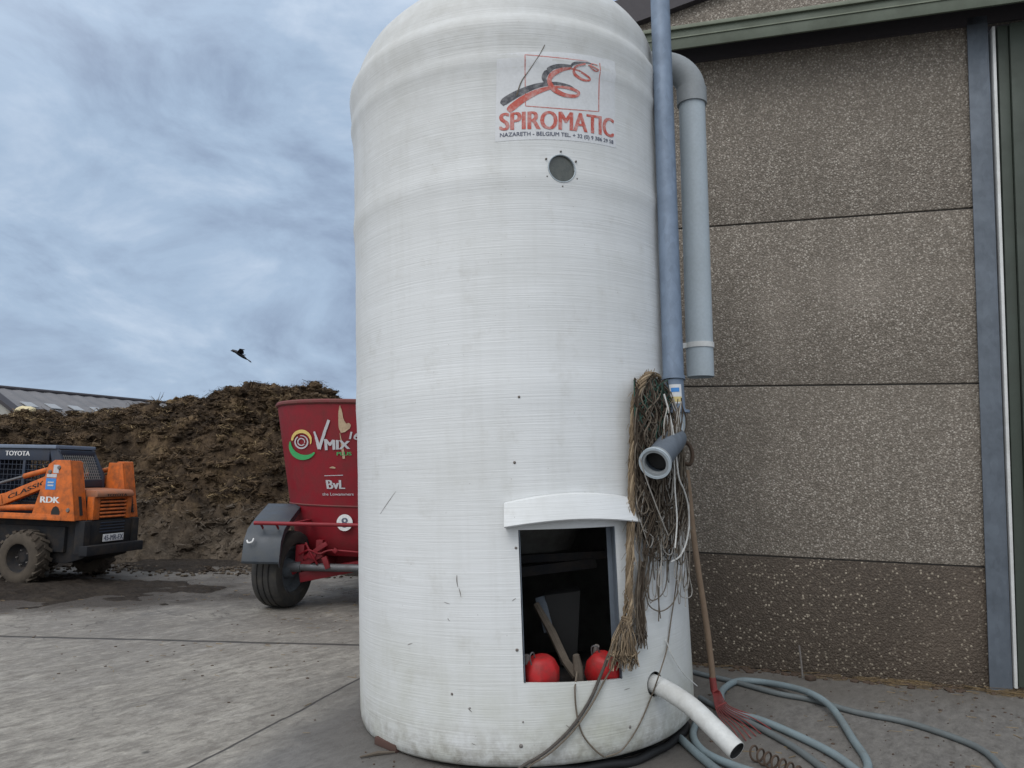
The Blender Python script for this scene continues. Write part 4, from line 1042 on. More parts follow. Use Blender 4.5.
for k in range(15000):         # straw wisps
    x = rr.uniform(-12.5, -2.2); y = rr.triangular(11.9, 17.4, 14); h = heap_h(x, y)
    if h < .02: continue
    nz = noise.noise(V((x * 1.1, y * 1.1, 4))) + .6 * noise.noise(V((x * 3.1, y * 3.1, 8)))
    pick = rr.random()
    low = h < .95 + .3 * nz
    mt = (4 if pick < .75 else 3) if low else (1 if pick < .04 + .75 * max(0, nz) else (2 if pick < .45 + .5 * nz else 3))
    a = rr.uniform(0, 2 * PI); d = V((math.cos(a), math.sin(a), rr.uniform(-.7, .7))) * rr.uniform(.025, .10); p = V((x, y, h + rr.uniform(-.015, .03)))
    w = V((-math.sin(a), math.cos(a), rr.uniform(-.5, .8))) * rr.uniform(.003, .009)
    hm.add([p - d - w, p - d + w, p + d + w * .6, p + d - w * .6], [(0, 1, 2, 3)], mat=mt)
for k in range(900):           # crumbs trodden out in front of the heap
    x = rr.uniform(-10.5, -2.2); y = 12.2 - abs(rr.gauss(0, .55)); hm.blob((x, y, .012), rr.uniform(.010, .032), 1, .6, (1.2, 1.1, .7), k, 2.0, mat=rr.choice((0, 3, 4)))
for k in range(1500):          # tufts and torn lumps, each with its own shade
    x = rr.uniform(-12.3, -2.2); y = rr.triangular(12.3, 17.4, 15.5); h = heap_h(x, y)
    if h < .15: continue
    nz = noise.noise(V((x * .9, y * .9, 14))); low = h < .95 + .2 * nz
    R_ = rr.uniform(.06, .20)
    if low: mts = (4, 4, 3)
    else: mts = rr.choices(((1, 1, 2), (2, 2, 5), (3, 3, 2), (5, 5, 2)), (max(.1, 1 + 3 * nz), 2, max(.2, 2.2 - 3 * nz), 2))[0]
    hm.blob((x, y, h - R_ * .1), R_ * .55, 2, 1.25, (1.2, 1.0, .75), k, 3.6, mat=0)
    aa = rr.uniform(0, 2 * PI)
    for q in range(int(22 + R_ * 190)):
        a = aa + rr.gauss(0, .9); u = V((rr.gauss(0, .5), rr.gauss(0, .45), 0)) * R_ * 1.3
        d = V((math.cos(a), math.sin(a), rr.uniform(-.6, .6))) * rr.uniform(.025, .085); p = V((x, y, h + rr.uniform(-.1, .3) * R_)) + u
        w = V((-math.sin(a), math.cos(a), rr.uniform(-.5, .8))) * rr.uniform(.003, .008)
        hm.add([p - d - w, p - d + w, p + d + w * .6, p + d - w * .6], [(0, 1, 2, 3)], mat=rr.choice(mts))
heap = hm.build('manure_heap', [M['heap'], M['straw'], M['muck'], M['muck_dk'], M['muck_gr'], M['muck_tan']], smooth=True, sharp=60)
tag(heap, 'big brown heap of strawy manure piled behind the loader and mixer', 'heap')
# pale bale lying on the far crest
b = MB(); q = at(25, 414, 16.2); b.blob(q + V((0, 0, .07)), .22, 3, .25, (1.0, .6, .48), 3, 2.5)
tag(b.build('straw_bale', M['bale'], smooth=True), 'small pale yellow clump of straw on the left crest of the manure heap', 'straw')

# ------------------------------------------------------------------ FAR BARN
ra, rb = at(-160, 371, 42), at(330, 418, 72)
ra0, rb0 = at(0, 388, 50), at(150, 402, 60)
rd = V((rb0.x - ra0.x, rb0.y - ra0.y, 0)).normalized(); rn = V((rd.y, -rd.x, 0))
if rn.y > 0: rn = -rn
zr = 6.5
fb = empty('far_barn', 'long grey roofed barn far behind the manure heap on the left', 'barn', V((ra0.x, ra0.y, 0)), math.atan2(rd.y, rd.x))
FM = Matrix.Translation(fb.location) @ Matrix.Rotation(fb.rotation_euler.z, 4, 'Z'); FI = FM.inverted()
zend = rb0.z; ez_ = (zend - ra0.z) / (rb0 - ra0).xy.length
x0_, x1_ = -14, 62
rz = lambda x: ra0.z + ez_ * x
b = MB()
NC = 150
def corr(x): return .035 * math.sin(x * 2 * PI / 1.0)
for side in (-1, 1):
    vs = []
    for i in range(NC + 1):
        x = lerp(x0_, x1_, i / NC); c = corr(x * 1.0)
        vs += [(x, 0, rz(x) + c), (x, side * 8.5, rz(x) - 3.1 + c)]
    b.add(vs, [(2 * i, 2 * i + 1, 2 * i + 3, 2 * i + 2) for i in range(NC)])
b.build('roof', M['farroof'], fb)
b = MB(); b.tube([(x0_, 0, rz(x0_) + .06), (x1_, 0, rz(x1_) + .06)], .13, 8); b.build('ridge_cap', M['roof_dark'], fb, smooth=True)
b = MB(); b.box((24, -8.2, 1.6), (75, .2, 3.2)); b.box((24, 8.2, 1.6), (75, .2, 3.2)); b.build('wall', M['farwall'], fb)
for k in range(14):
    x = .4 + k * 1.25 * 1.0; b = MB(); x = -1.5 + k * 1.55
    z0 = lambda yy: rz(x) - 3.1 * abs(yy) / 8.5 + .05
    b.add([(x - .36, -3.0, z0(3.0)), (x + .36, -3.0, z0(3.0)), (x + .36, -3.9, z0(3.9)), (x - .36, -3.9, z0(3.9)), (x - .36, -3.0, z0(3.0) + .05), (x + .36, -3.0, z0(3.0) + .05), (x + .36, -3.9, z0(3.9) + .05), (x - .36, -3.9, z0(3.9) + .05)],
          [(0, 1, 2, 3), (4, 5, 6, 7), (0, 1, 5, 4), (1, 2, 6, 5), (2, 3, 7, 6), (3, 0, 4, 7)])
    b.build('skylight', M['skylight'], fb)
# gabled annexe in front
an = MB(); p0 = at(13, 413, 36); p1 = at(-14, 392, 36); p2 = at(-41, 413, 36)
an.add([(p2.x, 36, 0), (p0.x, 36, 0), p0, p1, p2, (p2.x, 36.6, 0), (p0.x, 36.6, 0), p0 + V((0, .6, 0)), p1 + V((0, .6, 0)), p2 + V((0, .6, 0))], [(0, 1, 2, 3, 4), (5, 6, 7, 8, 9), (0, 1, 6, 5), (1, 2, 7, 6), (0, 4, 9, 5)])
an_o = empty('gable_wall', 'pale gable wall with a dark roof edge before the long grey barn', 'gable wall', V(((p0.x + p2.x) / 2, 36, 0)))
axl = lambda mb: setattr(mb, 'v', [p - an_o.location for p in mb.v])
axl(an); an.build('wall', M['farwall'], an_o)
b = MB(); b.bar(p1 + V((0, .3, .1)), p0 + V((.15, .3, 0)), .8, .14, up=(0, 0, 1)); b.bar(p1 + V((0, .3, .1)), p2 + V((-.15, .3, 0)), .8, .14); axl(b); b.build('roof', M['roof_dark'], an_o)

# ------------------------------------------------------------------ SKID LOADER
wc = G(20, 586)
ang = math.atan2(.24, -.97)
LF = V((math.cos(ang), math.sin(ang), 0)); LL = V((-math.sin(ang), math.cos(ang), 0))
lo_origin = wc - LL * .66 + V((-.05, 0, 0))
ld = empty('skid_loader', 'orange and black skid loader with muddy tyres standing before the manure heap', 'loader', lo_origin, ang)
ld.scale = (.93, .88, .98)
b = MB(); b.prism([(-.85, .62), (-.80, .36), (-.5, .28), (1.5, .28), (1.6, .45), (1.6, .86), (-.85, .86)], 1, -.44, .44)
b.box((.3, 0, .6), (1.6, 1.0, .34))
b.build('chassis', M['chassis'], ld, bevel=.02)
b = MB(); b.box((-.90, 0, .47), (.14, 1.16, .13)); b.box((-.80, .5, .64), (.16, .12, .44)); b.box((-.80, -.5, .64), (.16, .12, .44)); b.build('rear_bumper', M['chassis'], ld, bevel=.015)
for s, nm_ in ((1, 'near'), (-1, 'far')):
    b = MB()
    yo, yi = s * .65, s * .40
    A = [(-.78, .86), (-.02, .86), (-.14, 1.22), (-.26, 1.60), (-.36, 1.66), (-.62, 1.66)]
    # outer plate, rear plate, inner plate of the lift tower
    b.prism(A, 1, min(yo, yo - s * .03), max(yo, yo - s * .03)); 
    B2 = [(-.78, .86), (-.30, .86), (-.38, 1.64), (-.62, 1.64)]
    b.prism(B2, 1, min(yi, yi + s * .03), max(yi, yi + s * .03))
    rp = [(-.78, .866), (-.75, .866), (-.592, 1.655), (-.622, 1.655)]
    b.prism(rp, 1, min(yi + s * .031, yo - s * .031), max(yi + s * .031, yo - s * .031))
    tower = b.build('lift_tower', M['orange'], ld, bevel=.010)
    # slot and round cut-outs drawn as dark pieces, the shade of the holes in their colour
    c = MB(); c.add([(-.757 - .026, s * .50, .93), (-.757 - .026, s * .545, .93), (-.705 - .026, s * .545, 1.18), (-.705 - .026, s * .50, 1.18), (-.76, s * .50, .93), (-.76, s * .545, .93), (-.70, s * .545, 1.18), (-.70, s * .50, 1.18)], [(0, 1, 2, 3), (4, 5, 6, 7), (0, 1, 5, 4), (1, 2, 6, 5), (2, 3, 7, 6), (3, 0, 4, 7)])
    c.build('cut_out_shade', M['darkhole'], tower); c = MB()
    c.prism([(-.52, .90), (-.38, .90), (-.38, .98), (-.405, 1.03), (-.45, 1.05), (-.495, 1.03), (-.52, .98)], 1, min(yo + s * .001, yo + s * .004), max(yo + s * .001, yo + s * .004))
    c.build('cut_out_shade', M['darkhole'], tower)
    for px, pz in ((-.45, 1.56), (-.30, 1.50), (-.66, 1.0)):
        c = MB(); c.lathe([(.001, .018), (.024, .016), (.03, .0), (.03, -.01)], 12, Matrix.Translation((px, yo, pz)) @ Matrix.Rotation(-s * PI / 2, 4, 'X')); c.build('pivot_pin', M['bolt'], tower, smooth=True)
    # arm
    b = MB(); y = s * .57
    b.bar((-.30, y, 1.40), (.55, y, 1.10), .10, .15); b.bar((.50, y, 1.12), (1.9, y, .72), .10, .16); b.bar((1.85, y, .75), (2.05, y, .25), .10, .14)
    b.build('lift_arm', M['orange'], ld, bevel=.015)
    b = MB(); b.tube([(-.33, y, 1.56), (.22, y, 1.43)], .036, 14); cyl_o = b.build('hydraulic_cylinder', M['orange'], ld, smooth=True, sharp=40)
    b = MB(); b.tube([(.22, y, 1.43), (.80, y, 1.29)], .018, 12); b.build('piston_rod', M['steel'], cyl_o, smooth=True, sharp=40)
    b = MB(); b.tube([(-.30, y, 1.03), (1.0, y, .98)], .042, 12); b.build('lower_link', M['orange'], ld, smooth=True, sharp=40)
    b = MB(); b.box((.35, s * .56, .885), (1.62, .20, .05)); b.box((.2, s * .645, .90), (1.5, .02, .08)); b.build('side_ledge', M['orange'], ld, bevel=.008)
# hood
b = MB(); b.prism([(-.90, 1.17), (-.90, 1.22), (-.86, 1.26), (-.30, 1.28), (-.30, 1.17)], 1, -.385, .385); hood = b.build('engine_hood', M['rusthood'], ld, bevel=.02)
tx = MB(); put_text(tx, 'TOYOTA', lambda u, v: V((-.9025, lerp(.20, -.22, u), lerp(1.178, 1.212, v))), bold=.05); tx.build('lettering', M['chassis'], hood)
for yy, ww in ((.33, .13), (-.34, .10)):
    b = MB(); b.box((-.80, yy, 1.02), (.12, ww, .31)); b.build('grille_pillar', M['orange'], ld, bevel=.012)
b = MB(); b.box((-.79, -.01, 1.02), (.06, .54, .31)); b.build('radiator', M['darkhole'], ld)
b = MB()
for k in range(6): b.box((-.845, -.01, .90 + k * .05), (.03, .535, .026), Matrix.Rotation(.5, 3, 'Y'))
b.build('grille', M['orange'], ld, bevel=.004)
b = MB()
for k in range(4): b.box((-.85, -.02, .70 + k * .04), (.02, .50, .018))
b.build('lower_grille', M['navy'], ld, bevel=.003)
b = MB(); b.box((-.875, -.03, .615), (.012, .42, .10)); pl_ = b.build('number_plate', M['white'], ld, bevel=.003)
tx = MB(); put_text(tx, '45-MR-FX', lambda u, v: V((-.8825, lerp(.165, -.225, u), lerp(.578, .652, v))), bold=.05); tx.build('lettering', M['navy_ink'], pl_)
# labels on near tower
tower_lab = MB(); put_text(tower_lab, 'RDK', lambda u, v: V((lerp(-.10, -.44, 1 - u) if False else lerp(-.18, -.50, u), .653, lerp(1.09, 1.17, v))), bold=.08); tower_lab.build('lettering', M['white'], ld)
b = MB(); b.box((-.33, .652, 1.34), (.17, .006, .15)); bl = b.build('blue_sticker', M['blue'], ld)
b = MB(); b.box((-.33, .657, 1.36), (.10, .004, .02)); b.box((-.33, .657, 1.32), (.10, .004, .02)); b.box((-.335, .652, 1.45), (.17, .006, .045)); b.box((-.40, .652, 1.54), (.09, .006, .11)); b.build('sticker_print', M['silver'], bl)
tx = MB(); dva = V((-.22, 0, 1.375)); dvb = V((.42, 0, 1.148))
put_text(tx, 'CLASSIC', lambda u, v: lerp(dva, dvb, 1 - u) * 1.0 + V((0, .622, -.035 + .06 * v)), bold=.05); tx.build('lettering', M['chassis'], ld)
tx = MB(); put_text(tx, 'CLASSIC', lambda u, v: V((lerp(-.772, -.712, u) - .022, -.50 - .05 * v, lerp(.93, 1.2, u))), bold=.02); tx.build('lettering', M['chassis'], ld)
# cab
cabx0, cabx1, cy = -.12, 1.15, .40
b = MB()
b.box(((cabx0 + cabx1) / 2, 0, 1.84), (cabx1 - cabx0, cy * 2, .05)); cabroof = b.build('cab_roof', M['cablip'], ld, bevel=.012)
b = MB()
for s in (-1, 1):
    y = s * (cy - .03)
    b.prism([(cabx0, 1.814), (cabx0 + .14, 1.814), (-.12, 1.40), (-.12, 1.10), (-.36, 1.10), (-.36, 1.45)], 1, min(y, y - s * .05), max(y, y - s * .05))
    b.box(((cabx0 + cabx1) / 2 + .06, y - s * .025, 1.73), (cabx1 - cabx0 - .14, .05, .165))
    b.box((cabx1 - .05, y - s * .025, 1.22), (.10, .05, .86)); b.box((.5, y - s * .025, .98), (1.3, .05, .22))
    b.box((.45, y - s * .025, 1.32), (.05, .05, .66))
b.bar((cabx0 - .02, 0, 1.80), (cabx0 - .02, 0, 1.73), .70, .05); 
b.box((-.33, 0, 1.34), (.05, .70, .10))
b.build('cab_frame', M['navy'], ld, bevel=.01)
tx = MB(); put_text(tx, 'TOYOTA', lambda u, v: V((lerp(.80, .36, u), cy - .026, lerp(1.71, 1.775, v))), bold=.06); tx.build('lettering', M['white'], ld)
b = MB(); 
a0 = V((-.335, 0, 1.40)); a1 = V((-.13, 0, 1.79)); dd_ = a1 - a0
for k in range(17): y = lerp(-.33, .33, k / 16); b.bar(a0 + V((0, y, 0)), a1 + V((0, y, 0)), .006, .006, up=(1, 0, 0))
for k in range(11): p = a0 + dd_ * (k / 10) + V((-.004, 0, 0)); b.bar(p + V((0, -.34, 0)), p + V((0, .34, 0)), .006, .006)
b.build('window_guard', M['mesh'], ld)
b = MB(); b.prism([(.05, .95), (.15, 1.0), (.0, 1.62), (-.10, 1.60)], 1, -.27, .27); b.box((.28, 0, .98), (.48, .5, .12)); b.build('seat', M['seatback'], ld, bevel=.03)
for s in (-1, 1):               # wire side guards and hydraulic lines
    b = MB(); y = s * (cy - .055)
    for k in range(15): x = lerp(.02, 1.05, k / 14); b.bar((x, y, 1.09), (x, y, 1.66), .007, .007, up=(0, 1, 0))
    for k in range(9): z = lerp(1.09, 1.66, k / 8); b.bar((.0, y + .004, z), (1.07, y + .004, z), .007, .007)
    b.build('side_guard', M['navy'], ld)
    b = MB(); b.tube(spline([(-.20, s * .52, 1.50), (-.05, s * .46, 1.30), (.25, s * .48, 1.26), (.6, s * .5, 1.16), (1.0, s * .5, 1.0)], 6), .014, 7); b.build('hydraulic_hose', M['black'], ld, smooth=True)
    b = MB(); b.tube(spline([(-.30, s * .54, 1.40), (-.10, s * .50, 1.12), (.2, s * .5, 1.08), (.5, s * .5, 1.10)], 6), .012, 7); b.build('hydraulic_hose', M['black'], ld, smooth=True)
b = MB(); b.box((.55, 0, .98), (1.2, .7, .06)); b.box((1.08, 0, 1.3), (.04, .7, .7)); b.build('cab_floor', M['navy'], ld, bevel=.01)
# wheels
def wheel(x, y, s):
    b = MB()
    Mw = Matrix.Translation((x, y, .36)) @ Matrix.Rotation(-s * PI / 2, 4, 'X')
    b.lathe([(.19, -.12), (.24, -.135), (.31, -.13), (.335, -.11), (.345, -.05), (.347, .05), (.335, .11), (.31, .13), (.24, .135), (.19, .12)], 40, Mw, closed=True)
    for k in range(18):
        for q in (-1, 1):
            a = 2 * PI * (k + (.5 if q > 0 else 0)) / 18
            c = V((math.cos(a), math.sin(a), 0)); t = V((-math.sin(a), math.cos(a), 0)); R3 = Matrix((c, t, V((0, 0, 1)))).transposed() @ Matrix.Rotation(q * .5, 3, 'X')
            o = len(b.v); b.box(c * .345 + V((0, 0, q * .065)), (.034, .045, .135), R3); 
            for i in range(o, len(b.v)): b.v[i] = Mw @ b.v[i]
    w = b.build('wheel', M['mudtyre'], ld, smooth=True, sharp=35)
    b = MB(); b.lathe([(.001, .03), (.06, .03), (.075, .015), (.13, .0), (.165, .03), (.19, .11), (.20, .125), (.19, -.12), (.001, -.12)], 32, Mw, closed=True); b.build('rim', M['chassis'], w, smooth=True, sharp=40)
    for k in range(5):
        a = 2 * PI * k / 5; b = MB(); b.lathe([(.001, .03), (.010, .028), (.012, .0)], 6, Mw @ Matrix.Translation((.10 * math.cos(a), .10 * math.sin(a), .012))); b.build('wheel_nut', M['bolt'], w)
for x in (0, 1.0):
    for s in (1, -1): wheel(x, s * .66, s)
b = MB(); b.box((2.15, 0, .28), (.06, 1.5, .5)); b.box((2.35, 0, .06), (.4, 1.5, .05)); b.box((2.3, .73, .22), (.4, .03, .34)); b.box((2.3, -.73, .22), (.4, .03, .34)); b.build('bucket', M['chassis'], ld, bevel=.01)

# ------------------------------------------------------------------ FEED MIXER
mc = V((-1.79, 9.75, 0))
mx = empty('feed_mixer', 'dark red feed mixer wagon with a conical tub half hidden behind the silo', 'feed mixer', mc)
TP = [(.80, .58), (.86, .66), (.905, .80), (.95, 1.02), (.985, 1.17), (1.19, 2.30)]
def tub_r(z):
    for (r0, z0), (r1, z1_) in zip(TP, TP[1:]):
        if z0 <= z <= z1_: return lerp(r0, r1, (z - z0) / (z1_ - z0))
    return 1.2
b = MB(); b.lathe(TP + [(1.20, 2.36), (1.17, 2.36)] + [(r - .03, z) for r, z in TP[::-1]], 96, closed=True); b.lathe([(.001, .60), (.80, .60)], 96)
tub = b.build('tub', M['redpaint'], mx, smooth=True, sharp=25)
b = MB(); b.lathe([(1.188, 2.335), (1.205, 2.335), (1.222, 2.352), (1.222, 2.375), (1.208, 2.392), (1.17, 2.392), (1.17, 2.37)], 96, closed=True); b.build('rim', M['redrust'], tub, smooth=True, sharp=35)
b = MB(); b.lathe([(.989, 1.155), (.995, 1.165), (.989, 1.175)], 96); b.build('weld_seam', M['redrust'], tub, smooth=True)
def tubpt(px, py, off):
    d = ray(px, py)      # meet the cone by stepping
    lo, hi = 7.5, 9.75; prev = None
    for k in range(400):
        y = lerp(lo, hi, k / 399); p = CAM + d * (y / d.y); q = p - mc
        if math.hypot(q.x, q.y) < tub_r(q.z): break
    q = p - mc; th = math.atan2(q.y, q.x); r = tub_r(q.z) + off
    return V((r * math.cos(th), r * math.sin(th), q.z))
def zt_(X, Y): return 235 + X / 6.985, 385 + Y / 6.985
def tub_ribbon(mb, pts, off, mat, n=6, closed=False):
    sp = spline([V((x, y, w)) for x, y, w in pts], n); L = len(sp); vs = []
    for i, p in enumerate(sp):
        a = sp[max(0, i - 1)]; c = sp[min(L - 1, i + 1)]; t = V((c.x - a.x, c.y - a.y, 0)).normalized(); nn = V((-t.y, t.x, 0)); o = off + .00005 * i
        vs.append(tubpt(*zt_(p.x + nn.x * p.z / 2, p.y + nn.y * p.z / 2), o)); vs.append(tubpt(*zt_(p.x - nn.x * p.z / 2, p.y - nn.y * p.z / 2), o))
    mb.add(vs, [(2 * i, 2 * i + 1, 2 * i + 3, 2 * i + 2) for i in range(L - 1)], mat)
def tub_text(mb, body, TL, TR, BL, BR, off, mat, **kw):
    q = quad_px(zt_(*TL), zt_(*TR), zt_(*BL), zt_(*BR)); put_text(mb, body, lambda u, v: tubpt(*q(u, v), off), mat, **kw)
dc = MB()
def arc(cx, cy, rx_, ry_, a0, a1, w0, w1, wm, n=9):
    return [(cx + rx_ * math.cos(lerp(a0, a1, k / n)), cy + ry_ * math.sin(lerp(a0, a1, k / n)), lerp(w0, w1, k / n) + wm * math.sin(PI * k / n)) for k in range(n + 1)]
tub_ribbon(dc, arc(470, 392, 66, 68, PI * 1.02, PI * 2.1, 14, 6, 14), .010, 1)          # yellow crescent
tub_ribbon(dc, arc(488, 410, 96, 96, PI * 1.05, PI * .22, 8, 10, 30), .012, 2)           # green crescent
tub_ribbon(dc, arc(470, 398, 44, 44, PI * 1.3, -PI * .55, 8, 5, 4, 14), .010, 0)          # spiral
tub_ribbon(dc, arc(470, 398, 24, 24, PI * .2, PI * 2.1, 7, 5, 2, 12), .011, 0)
tub_ribbon(dc, [(558, 325, 12), (578, 390, 20), (592, 448, 22)], .010, 0); tub_ribbon(dc, [(660, 245, 20), (630, 330, 20), (594, 448, 20)], .013, 0)
tub_text(dc, 'MIX', (632, 378), (802, 392), (636, 455), (802, 446), .010, 0, bold=.09)
tub_text(dc, '16', (800, 325), (868, 332), (800, 378), (868, 385), .010, 0, bold=.08, shear=.2)
tub_text(dc, 'PLUS', (715, 468), (815, 468), (715, 492), (815, 492), .012, 2, bold=.06)
tub_text(dc, 'BvL', (640, 664), (768, 664), (650, 726), (768, 726), .010, 0, bold=.09)
tub_ribbon(dc, [(628, 634, 5), (690, 632, 5), (757, 630, 5)], .010, 0, 2)
tub_text(dc, 'the Lowammers', (615, 752), (830, 752), (615, 772), (830, 772), .010, 0, bold=.03)
pp = [(735, 145, 6), (738, 190, 26), (742, 240, 36), (755, 285, 62), (775, 305, 90), (785, 318, 40)]
tub_ribbon(dc, pp, .008, 3); tub_ribbon(dc, [(665, 578, 6), (685, 576, 14), (704, 580, 8)], .008, 3); tub_ribbon(dc, [(735, 335, 4), (745, 400, 10), (757, 470, 18), (762, 515, 16)], .0075, 3)
dc.build('decals', [M['silver'], M['yellow'], M['greenprint'], M['peel']], tub)
# speed disc
c0 = tubpt(345.5, 522.5, .03); outd = V((c0.x, c0.y, 0)).normalized()
QD = Matrix.Translation(c0) @ outd.to_track_quat('Z', 'Y').to_matrix().to_4x4()
b = MB(); b.lathe([(.001, .004), (.095, .004), (.095, 0)], 32, QD); disc = b.build('speed_disc', M['white'], mx)
rt = V((0, 0, 1)).cross(outd).normalized()
tx = MB(); put_text(tx, '8', lambda u, v: c0 + outd * .0055 + rt * lerp(-.036, .036, u) + V((0, 0, lerp(-.055, .055, v))), bold=.06); tx.build('lettering', M['navy_ink'], disc)
# chassis, axle, wheels
b = MB(); b.box((0, -.1, .50), (1.30, .14, .20)); b.box((-.42, .3, .50), (.14, 2.3, .16)); b.box((.42, .3, .50), (.14, 2.3, .16)); b.bar((-.42, 1.4, .5), (0, 2.6, .5), .12, .14); b.bar((.42, 1.4, .5), (0, 2.6, .5), .12, .14)
b.box((-.62, -.82, .56), (.10, .16, .30)); b.box((.62, -.82, .56), (.10, .16, .30)); b.box((-.40, -.80, .66), (.08, .2, .22)); b.bar((-.62, -.84, .34), (.2, -.70, .50), .10, .12)
b.build('chassis', M['redpaint'], mx, bevel=.01)
b = MB(); b.tube([(-.90, -.90, .46), (.90, -.90, .46)], .045, 16); b.tube([(-.75, -.90, .46), (-.6, -.90, .46)], .06, 16); b.build('axle', M['steel'], mx, smooth=True, sharp=40)
b = MB()
b.tube(spline([(-.62, -.92, .60), (-.50, -.97, .66), (-.38, -.95, .62), (-.25, -.93, .66), (.1, -.92, .64)], 6), .012, 6)
b.tube(spline([(-.55, -.93, .74), (-.46, -.97, .60), (-.40, -.94, .50)], 6), .014, 6)
b.box((-.47, -.93, .60), (.10, .05, .08), Matrix.Rotation(.3, 3, 'Y')); b.bar((-.56, -.92, .56), (-.30, -.94, .74), .04, .05); b.box((-.30, -.93, .52), (.06, .06, .14), Matrix.Rotation(-.4, 3, 'Y')); b.box((-.2, -.95, .66), (.05, .03, .05), Matrix.Rotation(.7, 3, 'Y'))
b.bar((-.70, -.88, .40), (-.36, -.9, .62), .07, .07)
b.build('brake_linkage', M['redpaint'], mx, bevel=.004)
def mwheel(s):
    Mw = Matrix.Translation((s * .81, -.84, .435)) @ Matrix.Rotation(-.26, 4, 'Z') @ Matrix.Rotation(s * PI / 2, 4, 'Y')
    b = MB(); b.lathe([(.26, -.12), (.30, -.165), (.37, -.17), (.41, -.155), (.428, -.12), (.43, -.085), (.418, -.08), (.418, -.065), (.432, -.06), (.433, -.01), (.42, -.005), (.42, .005), (.433, .01), (.432, .06), (.418, .065), (.418, .08), (.43, .085), (.428, .12), (.41, .155), (.37, .17), (.30, .165), (.26, .12)], 56, Mw, closed=True)
    w = b.build('wheel', M['tyre'], mx, smooth=True, sharp=30)
    b = MB(); b.lathe([(.001, -.02), (.10, -.02), (.12, .0), (.22, .02), (.255, .12), (.27, .125), (.265, -.12), (.25, -.125), (.20, -.06), (.12, -.05), (.09, -.13), (.001, -.13)], 40, Mw, closed=True); b.build('rim', M['rimgrey'], w, smooth=True, sharp=40)
mwheel(-1); mwheel(1)
# fenders (bent sheet)
for s in (-1, 1):
    pr = [(-1.42, .56), (-1.38, .78), (-1.28, .90), (-1.02, 1.01), (-.60, 1.15), (-.30, 1.12)]
    th_ = [(y, z + .012) for y, z in pr]; low = [(y + .016, z - .014) for y, z in pr]
    b = MB(); xi, xo = s * .70, s * 1.11
    b.prism(th_ + low[::-1], 0, min(xi, xo), max(xi, xo))
    # turned-down lips on the sheet
    f = b.build('fender', M['fender'], mx, bevel=.004)
    b = MB(); b.prism(pr + [(y + (.05 if y < -1 else 0), z - .05) for y, z in pr][::-1], 0, min(xi + s * .001, xi + s * .012), max(xi + s * .001, xi + s * .012)); b.build('fender_lip', M['fender'], f)
    b = MB(); b.tube(spline([(s * 1.06, -1.42, .80), (s * 1.04, -1.435, .775), (s * 1.0, -1.43, .785), (s * .99, -1.41, .82)], 5), .009, 6); b.build('fender_hook', M['white'], f, smooth=True)
b = MB(); b.tube([(-1.0, -1.40, .985), (1.0, -1.40, .985)], .022, 12); bar_ = b.build('rear_bar', M['redpaint'], mx, smooth=True, sharp=40)
for x in (-.93, -.76, .76, .93):
    b = MB(); b.bar((x, -1.388, .975), (x, -1.30, .92), .025, .012, up=(1, 0, 0)); b.build('bar_bracket', M['redpaint'], bar_)
for x in (-.55, .55):
    b = MB(); b.bar((x, -1.40, .985), (x, -.80, .98), .04, .04); b.build('bar_bracket', M['redpaint'], bar_)
# auger inside
b = MB(); b.lathe([(.001, 2.05), (.12, 2.0), (.2, .62)], 24); P = []
for k in range(90):
    a = k * .2; r = lerp(.80, .30, k / 89); z = lerp(.66, 1.9, k / 89)
    P.append((V((.14 * math.cos(a), .14 * math.sin(a), z)), V((r * math.cos(a), r * math.sin(a), z + .02))))
b.add([p for pr_ in P for p in pr_], [(2 * i, 2 * i + 1, 2 * i + 3, 2 * i + 2) for i in range(89)]); b.build('auger', M['steel'], mx, smooth=True)

